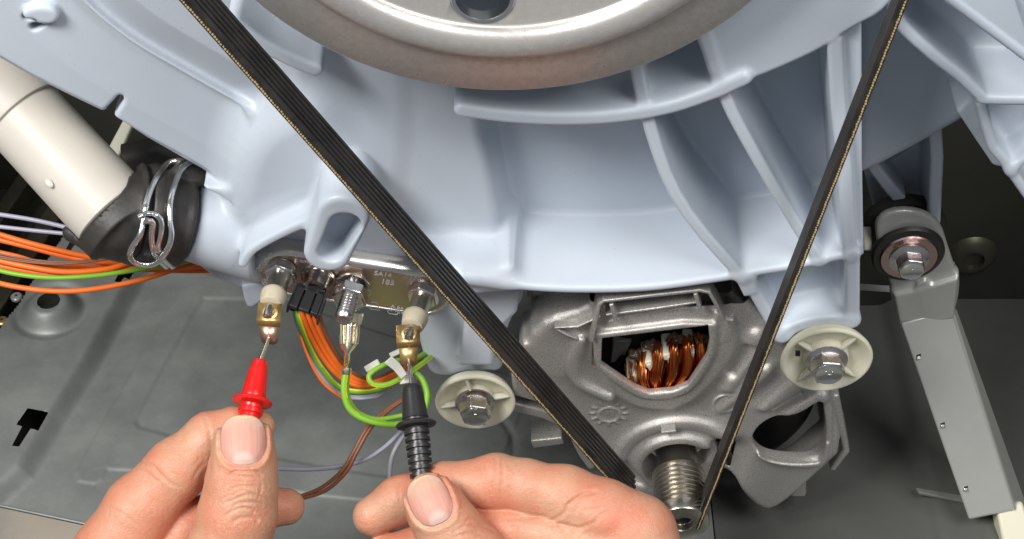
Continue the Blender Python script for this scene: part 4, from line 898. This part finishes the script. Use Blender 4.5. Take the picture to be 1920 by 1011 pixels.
for k, dy in enumerate((0, 4.5, 8)):
    loom(0, [(-30, 470+dy, B+12), (40, 484+dy*.8, B+16), (110, 491+dy*.6, B+16), (180, 486+dy*.5, B+8), (250, 474+dy*.8, B-20), (340, 470+dy, B-110), (430, 470+dy, B-180)], 1.9, ('upper', 'middle', 'lower')[k]+' of the three thin brown wires crossing the orange loom', BROWN)
o = wire_thing('green_wire', 'green wire sagging just under the orange loom on the left', [(-30, 500, B+10), (30, 514, B+14), (100, 521, B+14), (180, 517, B+6), (250, 507, B-10), (320, 496, B-50), (400, 480, B-140)], 4.6, GREEN)
wire_thing('lilac_wire', 'upper lilac wire entering from the left edge towards the black elbow', [(-30, 398, HS-60), (60, 412, HS-60), (130, 428, HS-50), (170, 440, HS-60)], 4.2, GREYW)
wire_thing('lilac_wire', 'lower lilac wire entering from the left edge towards the black elbow', [(-30, 422, HS-66), (60, 432, HS-66), (130, 439, HS-60), (170, 444, HS-66)], 3.9, GREYW)
# loom below the black plug
G2 = 'wires under the plug'
H = hp-4
for k, (dx, dy, m, lab) in enumerate(((0, 0, ORANGE, 'outermost orange wire curving down from the black plug'), (12, -3, ORANGE, 'second orange wire curving down from the black plug'), (23, -8, ORANGE, 'orange wire on the inner side of the curve below the black plug'), (34, -14, BROWN, 'innermost brown wire below the black plug'))):
    wire_thing('orange_wire' if m is ORANGE else 'brown_wire', lab, lowr([(564+dx, 566, H-8), (567+dx*.9, 590+dy*.3, H), (588+dx*.85, 640+dy*.2, H-10), (620+dx*.7, 690-dx*.1+dy*.4, H-30), (660+dx*.3, 720+dy*.9-dx*.1, H-50), (700, 722+dy*.8, H-70), (742, 703+dy*.7, H-100), (792, 668+dy*.6, H-190), (812, 640+dy, H-280)]), 4.8 if k < 3 else 3.6, m, G2)
striped('striped_wire', 'green and yellow wire outside the orange ones below the black plug', lowr([(556, 572, H-10), (560, 600, H-4), (580, 648, H-14), (606, 694, H-34), (640, 728, H-50), (690, 734, H-70), (740, 716, H-100), (796, 680, H-190), (814, 650, H-280)]), 5.2, .05, 9)
for k, lab in enumerate(('pale lilac wire along the outside of the loom below the black plug', 'second lilac wire hugging the underside of the loom')):
    wire_thing('lilac_wire', lab, lowr([(552, 582, H-26), (558+k*2, 615, H-20), (578, 660+k*3, H-26), (606, 706+k*4, H-46), (650, 740+k*4, H-66), (700, 740+k*5, H-80), (724, 728+k*5, H-110)]), 3.6, GREYW, 'lilac wires under the plug')
wire_thing('orange_wire', 'thin red-orange wire lowest on the outside of the curve below the plug', [(552, 590, H-40), (572, 655, H-40), (604, 716, H-60), (650, 752, H-84)], 2.6, ORANGE)
ew = striped('earth_wire', 'yellow-green earth wire sagging from the shiny earth terminal round to the cable tie', [(649, 690, he+6), (645, 735, he+6), (658, 770, he+2), (694, 790, he-6), (745, 796, he-20), (786, 782, he-44), (801, 745, he-60), (792, 712, he-64), (770, 694, he-70)], 5.8, .12, 10)
striped('earth_wire', 'second yellow-green wire joining the earth wire behind the black probe', [(652, 700, he-4), (651, 738, he-14), (668, 770, he-22), (704, 786, he-32), (750, 780, he-44), (792, 768, he-60), (806, 740, he-74)], 4.6, -.1, 4)
striped('striped_wire', 'small yellow-green wire loop beside the cable tie', [(812, 650, he-220), (780, 672, he-90), (738, 678, he-44), (706, 692, he-34), (692, 706, he-30), (700, 720, he-28), (726, 721, he-30), (760, 704, he-46), (800, 676, he-110), (816, 660, he-220)], 5.0, .06, 3)
for k in range(2):
    wire_thing('brown_wire', ('left', 'right')[k]+' one of the two brown wires hanging below the cable tie', [(790+k*3, 712, he-130), (762+k*4, 742, he-80), (728+k*3, 766+k*2, he-60), (690+k*5, 800+k*3, he-40), (664+k*6, 846, he-30), (640+k*8, 884+k*2, he-30), (600+k*8, 916+k*5, he-40), (550, 935+k*4, he-60)], 3.7, BROWN, 'two brown wires below the cable tie')
wire_thing('grey_wire', 'lilac-grey wire running left behind the red probe hand', [(790, 770, he-120), (752, 808, he-90), (722, 838, he-70), (684, 862, he-60), (640, 874, he-60), (580, 880, he-70), (500, 878, he-90)], 4.2, GREYW)
wire_thing('grey_wire', 'grey wire dropping down behind the black probe hand', [(790, 775, he-110), (762, 810, he-84), (742, 840, he-70), (732, 872, he-70), (730, 930, he-80)], 4.4, GREYD)
# cable tie
TIE = mat('tie_white', (.62, .62, .56), .4, sss=.3)
tie = thing('cable_tie', 'milky nylon cable tie gathering the orange and green wires', 'cable tie', V(742, 692, he-40))
prism('tie_strap', VV([(720, 680, he-14), (734, 668, he-12), (748, 680, he-8), (764, 702, he-22), (752, 712, he-20), (738, 694, he-10)]), -VF*5, TIE, tie, bevel=1.5)
box_at('tie_head', V(758, 708, he-44), 20, 22, 14, TIE, tie, axes=(unit(VR+VU*.2), unit(VU-VR*.2), VF), bevel=2)
t2 = tag(box_at('tie_tail', V(698, 686, he-50), 30, 13, 5, TIE, None, axes=(unit(VR*.86+VU*.5), unit(VU*.86-VR*.5), VF), bevel=2), 'small translucent tie tail sticking out left of the wire loop', 'tie tail')
t3 = tag(box_at('tie_tail', V(742, 662, he-70), 24, 10, 5, TIE, None, axes=(unit(VR*.9+VU*.42), unit(VU*.9-VR*.42), VF), bevel=2), 'short tie tail just behind the right brass tab', 'tie tail')
# ================= probes =================
def probe(name, lab, tip, path, m, ribs):
    t = thing(name, lab, 'test probe', tip, 'test probes'); a = V(*path[0]); b = V(*path[1]); d = unit(b-a)
    tube('needle', [tip, tip+(a-tip)*.06, a+d*4], [1.2, 3.4, 4.4], CHROME if ribs else TINNED, t, n=12)
    L = np.linalg.norm(b-a); return t, a, d, L
TR = TABC[0]; hr0 = hof(TR)
rp, a, d, L = probe('red_test_probe', 'red test probe pinched in the left-hand fingers, needle on the left brass tab', TR, [(488, 676, hr0+24), (468, 780, hr0+62)], RED, 0)
k_ = .92
lathe('probe_sleeve', a, d, [(10*k_, -1), (13*k_, 1), (14.5*k_, 4), (15.5*k_, 16), (16, 17), (16.5, 22), (20.5, 58), (22, 66), (21, 70), (20, 72)], RED, rp, n=56)
lathe('guard_collar', a, d, [(20, 68), (29, 70), (34, 73), (35, 76), (33, 79), (27, 80), (20, 82)], RED, rp, n=56)
lathe('grip', a, d, [(20, 80), (18.5, 84), (18.5, 88), (21.5, 90), (21.5, 97), (18, 99), (18, 103), (21, 105), (21, 116), (18, 118), (18, 200)], RED, rp, n=48)
TB = TABC[1]; hb0 = hof(TB)
bp_, a2, d2, L2_ = probe('black_test_probe', 'black test probe with ribbed grip in the right-hand fingers, needle on the right brass tab', TB, [(772, 722, hb0+22), (791, 900, hb0+72)], BLACKP, 1)
lathe('probe_sleeve', a2, d2, [(11, -1), (15, 1), (17, 4), (17.5, 12), (18.5, 13), (23, 58), (23.5, 60), (21.5, 61), (21.5, 64), (23, 66)], BLACKP, bp_, n=56)
lathe('guard_collar', a2, d2, [(20, 64), (32, 67), (35.5, 70), (36, 72), (34, 75), (26, 77), (20, 77)], BLACKP, bp_, n=56)
pr = [(20, 76)]
for i in range(9):
    z = 80+i*12.6; R = 22.5-i*.35; pr += [(R-4.5, z), (R-4.5, z+2.2), (R, z+3.2), (R, z+9.2), (R-4.5, z+10.2)]
pr += [(18, 198), (18, 250)]
lathe('ribbed_grip', a2, d2, pr, BLACKP, bp_, n=48)
cu_, cv_ = frame(d2)
for i in range(9):
    for sgn in (1, -1):
        c = a2+d2*(80+i*12.6+6)+VR*sgn*20; 
    
# ================= hands =================
def chain(fd, pts, k=14):     # (x, y, h, r)
    for a, b in zip(pts[:-1], pts[1:]): fd.cone(V(*a[:3]), V(*b[:3]), a[3], b[3], k=k)
def hand_field(lo, hi, vox, fingers, kk):
    base = Field(lo, hi, vox)
    for f_ in fingers:
        t = Field(lo, hi, vox)
        for pts in f_: chain(t, pts)
        d1, d2_ = base.d, t.d; hh_ = np.maximum(kk-np.abs(d1-d2_), 0)/kk; base.d = np.minimum(d1, d2_)-hh_*hh_*kk*.25
    return base
def nshift(p, s, seed):
    r = np.random.default_rng(seed); o = 0
    for i in range(5):
        w_ = r.normal(size=3); w_ /= np.linalg.norm(w_); o = o+np.sin((p@w_)*s*(1+.35*i)+r.uniform(0, 6))/(1+.5*i)
    return o/2.5
def detail(fd, creases, bumps, seed, nail=None):
    m_ = np.abs(fd.d) < 9; idx = np.array(np.nonzero(m_)).T; p = idx*fd.v+fd.lo; h = p@VF; sc__ = D/(D-h); px = 960+p[:, 0]*sc__; py = 505.5-(p@VU)*sc__; add = np.zeros(len(p))
    wob = nshift(p, .05, seed)*3
    for pl, hmin, w_, amp in creases:
        pl = spline(np.array(pl, float), 5); sel = (h > hmin) & (px > pl[:, 0].min()-14) & (px < pl[:, 0].max()+14) & (py > pl[:, 1].min()-14) & (py < pl[:, 1].max()+14)
        if not sel.any(): continue
        x, y = px[sel]+wob[sel]*.35, py[sel]+wob[sel]*.5; dd = np.full(x.shape, 1e9); tt_ = np.zeros(x.shape)
        for i in range(len(pl)-1):
            a, b = pl[i], pl[i+1]; e = b-a; t = np.clip(((x-a[0])*e[0]+(y-a[1])*e[1])/(e@e), 0, 1); q = np.hypot(x-a[0]-e[0]*t, y-a[1]-e[1]*t); tt_ = np.where(q < dd, (i+t)/(len(pl)-1), tt_); dd = np.minimum(dd, q)
        fade = np.clip(np.minimum(tt_, 1-tt_)*5, 0, 1); g_ = np.exp(-(dd/w_)**2)-.35*np.exp(-((dd-w_*2)/(w_*1.3))**2)
        add[sel] += amp*g_*fade
    for (x, y, hmin, w_, amp) in bumps:
        sel = h > hmin; add[sel] -= amp*np.exp(-((px[sel]-x)**2+(py[sel]-y)**2)/w_**2)
    add += nshift(p, .075, seed+3)*.6+nshift(p, .21, seed+5)*.28+np.abs(nshift(p, .34, seed+8))*.5
    if nail:
        X0, Y0, ux, uy, hw_, hl, hmin = nail; sel = h > hmin; u = ((px[sel]-X0)*uy-(py[sel]-Y0)*ux)/hw_; v = ((px[sel]-X0)*ux+(py[sel]-Y0)*uy)/hl
        r_ = (np.abs(u)**2.6+np.abs(v)**2.6)**(1/2.6); add[sel] += 3.0*np.clip((1.06-r_)/.08, 0, 1)+2.2*np.exp(-((r_-1.05)/.06)**2)*(v > -.75)-1.8*np.exp(-((r_-1.22)/.1)**2)*(v > -.6)
    fd.d[m_] += add.astype(np.float32)
SKIN = mat('skin', (.57, .31, .195), .47, col2=(.62, .17, .10), nscale=40, bump=.55, bscale=1300, rvar=.08, sss=.22, sssr=(1, .35, .2), sssc=.005, contrast=(.42, .74), detail=6)
# finer skin lines: stretched cells as bump
def skin_lines(m):
    nt = m.node_tree; b = nt.nodes['Principled BSDF']; bp = [n for n in nt.nodes if n.type == 'BUMP'][0]; tc = [n for n in nt.nodes if n.type == 'TEX_COORD'][0]
    v = nt.nodes.new('ShaderNodeTexVoronoi'); v.feature = 'DISTANCE_TO_EDGE'; v.inputs['Scale'].default_value = 1150; nt.links.new(tc.outputs['Object'], v.inputs['Vector'])
    b2 = nt.nodes.new('ShaderNodeBump'); b2.inputs['Strength'].default_value = .2; b2.inputs['Distance'].default_value = .0003
    r = nt.nodes.new('ShaderNodeMapRange'); r.inputs[1].default_value = 0; r.inputs[2].default_value = .12; nt.links.new(v.outputs['Distance'], r.inputs[0]); nt.links.new(r.outputs[0], b2.inputs['Height']); nt.links.new(bp.outputs[0], b2.inputs['Normal']); nt.links.new(b2.outputs[0], b.inputs['Normal'])
skin_lines(SKIN)
specks(SKIN, (.74, .50, .38), 1300, .10, .34, .55); specks(SKIN, (.50, .17, .11), 500, .1, .5, .35)
NAIL = mat('fingernail', (.8, .5, .4), .5, spec=.3, bump=.2, bscale=500, sss=.25, sssr=(1, .5, .4), sssc=.003, coat=.0)
nt = NAIL.node_tree; at = nt.nodes.new('ShaderNodeVertexColor'); at.layer_name = 'nail_tone'; nt.links.new(at.outputs[0], nt.nodes['Principled BSDF'].inputs['Base Color'])
def make_nail(fd, nail, parent):
    X0, Y0, ux, uy, hw_, hl, hmin = nail; N_ = 44; th = np.linspace(-1, 1, N_); U, W_ = np.meshgrid(th, th, indexing='ij')
    # square to squircle
    k = np.maximum(np.abs(U), np.abs(W_))/np.maximum((np.abs(U)**2.6+np.abs(W_)**2.6)**(1/2.6), 1e-6); u, v = U*k, W_*k
    px = X0+u*hw_*uy+v*hl*ux; py = Y0-u*hw_*ux+v*hl*uy; hit = front_hit(fd, px, py)
    ok = ~np.isnan(hit).ravel(); ok &= (np.nan_to_num(hit).ravel() > np.nanmax(hit)-46)
    A_ = np.stack([np.ones(u.size), u.ravel(), v.ravel(), u.ravel()**2, v.ravel()**2, (u*v).ravel(), u.ravel()**4], 1); cf = np.linalg.lstsq(A_[ok], hit.ravel()[ok], rcond=None)[0]; fit = (A_@cf).reshape(u.shape)
    hit = np.fmax(fit, np.where(np.isnan(hit), -1e9, hit)-1.5)
    r_ = (np.abs(u)**2.6+np.abs(v)**2.6)**(1/2.6); hh_ = hit+3.6-2.2*np.clip(r_-.8, 0, 1)/.2*(v > -.5)+.12*np.sin(u*46)
    co = np.array([[V(px[i, j], py[i, j], hh_[i, j]) for j in range(N_)] for i in range(N_)]).reshape(-1, 3)
    i = np.arange((N_-1)**2); a, c = i//(N_-1), i % (N_-1); q = a*N_+c; o = mesh_np('fingernail', co, np.stack([q, q+1, q+N_+1, q+N_], 1), NAIL, parent)
    # tone: pink bed, pale half moon at the root, yellowish free edge
    vv = v.ravel(); uu = u.ravel(); bed = np.array([.68, .33, .26]); col = np.tile(bed, (len(vv), 1)); col += (np.sin(uu*31+np.sin(uu*9)*2)*.018)[:, None]
    fe_ = .8*np.clip((-.30-vv+.12*uu*uu)/.6, 0, 1)[:, None]; col = col*(1-fe_)+np.array([.66, .46, .33])*fe_
    e_ = np.clip((-.86-vv)/.08, 0, 1)[:, None]; col = col*(1-e_)+np.array([.66, .54, .32])*e_
    lu = np.clip((.42-((uu/.66)**2*.5+((vv-1.0)/.66)**2*.5))/.22, 0, 1)[:, None]; col = col*(1-lu*.55)+np.array([.76, .58, .53])*lu*.55
    ca = o.data.color_attributes.new('nail_tone', 'FLOAT_COLOR', 'POINT'); ca.data.foreach_set('color', np.hstack([np.clip(col, 0, 1), np.ones((len(vv), 1))]).astype(np.float32).ravel())
    sd = o.modifiers.new('t', 'SOLIDIFY'); sd.thickness = 2*S; sd.offset = -1
    return o
def emit_hand(name, lab, fd):
    P, f, fid, g = fd.net(); o = mesh_np(name, P, f, SKIN, None, True); tag(o, lab, 'hand', 'hands holding the probes'); return o
# left hand
HL = hr0+62
thumbL = [[(457, 830, HL+62, 49), (456, 868, HL+62, 54), (452, 915, HL+58, 59), (445, 965, HL+52, 65), (430, 1030, HL+40, 68), (390, 1120, HL+10, 84)]]
indexL = [[(484, 800, HL-34, 29), (440, 806, HL-36, 38), (396, 822, HL-34, 45), (332, 882, HL-22, 52), (262, 955, HL-22, 60), (214, 1040, HL-20, 70), (170, 1130, HL-20, 84)]]
midL = [[(536, 950, HL-78, 33), (490, 952, HL-72, 38), (430, 958, HL-66, 42), (350, 990, HL-60, 48), (300, 1060, HL-50, 58)]]
palmL = [[(300, 1130, HL-20, 90), (390, 1140, HL-10, 88)]]
fdL = hand_field((V(120, 780, HL)-[0, 300, 420]), V(620, 700, HL)+[0, 230, 120], 2.6, [midL, indexL, thumbL+palmL], 5.)
nailL = (456, 825, .02, 1., 43, 47, HL+30)
cr_ = []
wr = random.Random(5)
for i, y in enumerate((888, 897, 908, 915, 927, 933, 945, 958, 975)):
    w0 = 46-abs(i-4)*3+wr.uniform(-9, 6); x0 = 455+wr.uniform(-8, 8); t_ = wr.uniform(-3, 3)
    cr_.append(([(x0-w0, y+8+i*.8), (x0-18, y-1-t_), (x0+4, y-5+t_), (x0+24, y-2), (x0+w0*wr.uniform(.7, 1), y+7+i*.5+t_)], HL+20, wr.uniform(1.8, 3.2), wr.uniform(1.1, 2.6)))
cr_ += [([(430, 884), (428, 905), (436, 930), (424, 955)], HL+20, 2, .9), ([(484, 890), (490, 912), (482, 940), (492, 960)], HL+20, 2, .9), ([(285, 850), (300, 862), (322, 886), (340, 892)], HL-60, 2.4, .9), ([(195, 950), (225, 960), (258, 985)], HL-60, 3, .9), ([(360, 905), (372, 880), (388, 862)], HL-60, 2.6, 1.0)]
cr_ += [([(392, 838), (396, 862), (392, 890), (381, 916)], HL-60, 3, 1.2), ([(262, 862), (286, 874), (312, 900), (336, 915)], HL-60, 3.0, 2.0), ([(250, 872), (275, 886), (300, 908)], HL-60, 2.4, 1.0), ([(382, 778), (392, 806), (394, 840)], HL-70, 3, 1.2), ([(556, 918), (566, 924), (574, 934)], HL-120, 3, 1.2)]
detail(fdL, cr_, [(462, 930, HL, 34, 3.0), (300, 850, HL-60, 40, 3), (405, 900, HL+10, 20, 2), (500, 850, HL, 12, 1.5)], 3, nailL)
hL = emit_hand('left_hand', 'left hand at the lower left, thumb and forefinger pinching the red probe', fdL)
make_nail(fdL, nailL, hL)
# right hand
HR = hb0+66
thumbR = [[(806, 934, HR+62, 44), (820, 960, HR+62, 50), (846, 1000, HR+56, 56), (880, 1050, HR+46, 66), (940, 1130, HR+20, 84)]]
indexR = [[(700, 968, HR-30, 36), (750, 938, HR-28, 41), (830, 915, HR-26, 43), (930, 905, HR-18, 46), (985, 912, HR-12, 46), (1060, 930, HR-6, 52), (1130, 965, HR, 60), (1196, 1002, HR+4, 66), (1210, 1080, HR+4, 84)]]
midR = [[(905, 985, HR-10, 30), (960, 992, HR-6, 34), (1030, 1004, HR, 38), (1080, 1050, HR, 60)]]
lowR = [[(722, 1036, HR-34, 34), (790, 1026, HR-30, 38), (900, 1050, HR-20, 44)]]
palmR = [[(1100, 1040, HR+6, 58), (1160, 1060, HR+6, 74), (1200, 1120, HR, 90), (1000, 1130, HR+6, 80)], [(940, 1130, HR+20, 84), (1100, 1130, HR+6, 90)]]
fdR = hand_field((V(620, 820, HR)-[0, 320, 420]), V(1330, 700, HR)+[20, 200, 60], 2.6, [lowR, midR, indexR+palmR, thumbR], 5.)
nailR = (806, 938, .42, .907, 39, 48, HR+26)
cr_ = [([(928, 852), (930, 880), (926, 915), (935, 950)], HR-60, 3, 1.4), ([(940, 856), (943, 890), (938, 930)], HR-60, 2.4, 1.0), ([(905, 862), (908, 890), (904, 930)], HR-60, 2.2, .7),
       ([(1050, 965), (1072, 940), (1100, 926), (1126, 922)], HR-40, 3.4, 2.6), ([(1020, 985), (1052, 966), (1068, 952)], HR-40, 3.4, 2.4), ([(1024, 990), (1050, 982), (1086, 990), (1120, 975)], HR-20, 3.2, 2.4), ([(1108, 1010), (1112, 985), (1128, 965), (1150, 955)], HR-20, 3.2, 1.6), ([(1075, 960), (1098, 950), (1122, 948), (1140, 938)], HR-20, 3, 1.4),
       ([(935, 972), (980, 972), (1024, 966)], HR-20, 3, 1.8), ([(935, 988), (980, 990), (1018, 992)], HR-20, 2.6, 1.2),
       ([(856, 900), (872, 930), (900, 955), (930, 970)], HR, 2.6, 1.0), ([(866, 980), (885, 972), (905, 975)], HR+20, 3, 1.6), ([(850, 1000), (876, 985), (910, 990), (934, 1000)], HR+20, 3, 1.8), ([(845, 1010), (880, 1000), (915, 1008)], HR+20, 2.6, 1.4), ([(752, 950), (748, 920), (756, 895)], HR-60, 2.6, 1.0)]
detail(fdR, cr_, [(930, 868, HR-60, 34, 3.5), (1060, 1000, HR-30, 30, 6), (1098, 966, HR-30, 16, 4), (1136, 985, HR-30, 18, 3), (1190, 930, HR-60, 50, 2), (862, 965, HR+20, 22, 2)], 11, nailR)
hR = emit_hand('right_hand', 'right hand at the lower middle, thumb and bent forefinger holding the black probe', fdR)
make_nail(fdR, nailR, hR)
print('done', time.time()-T0)
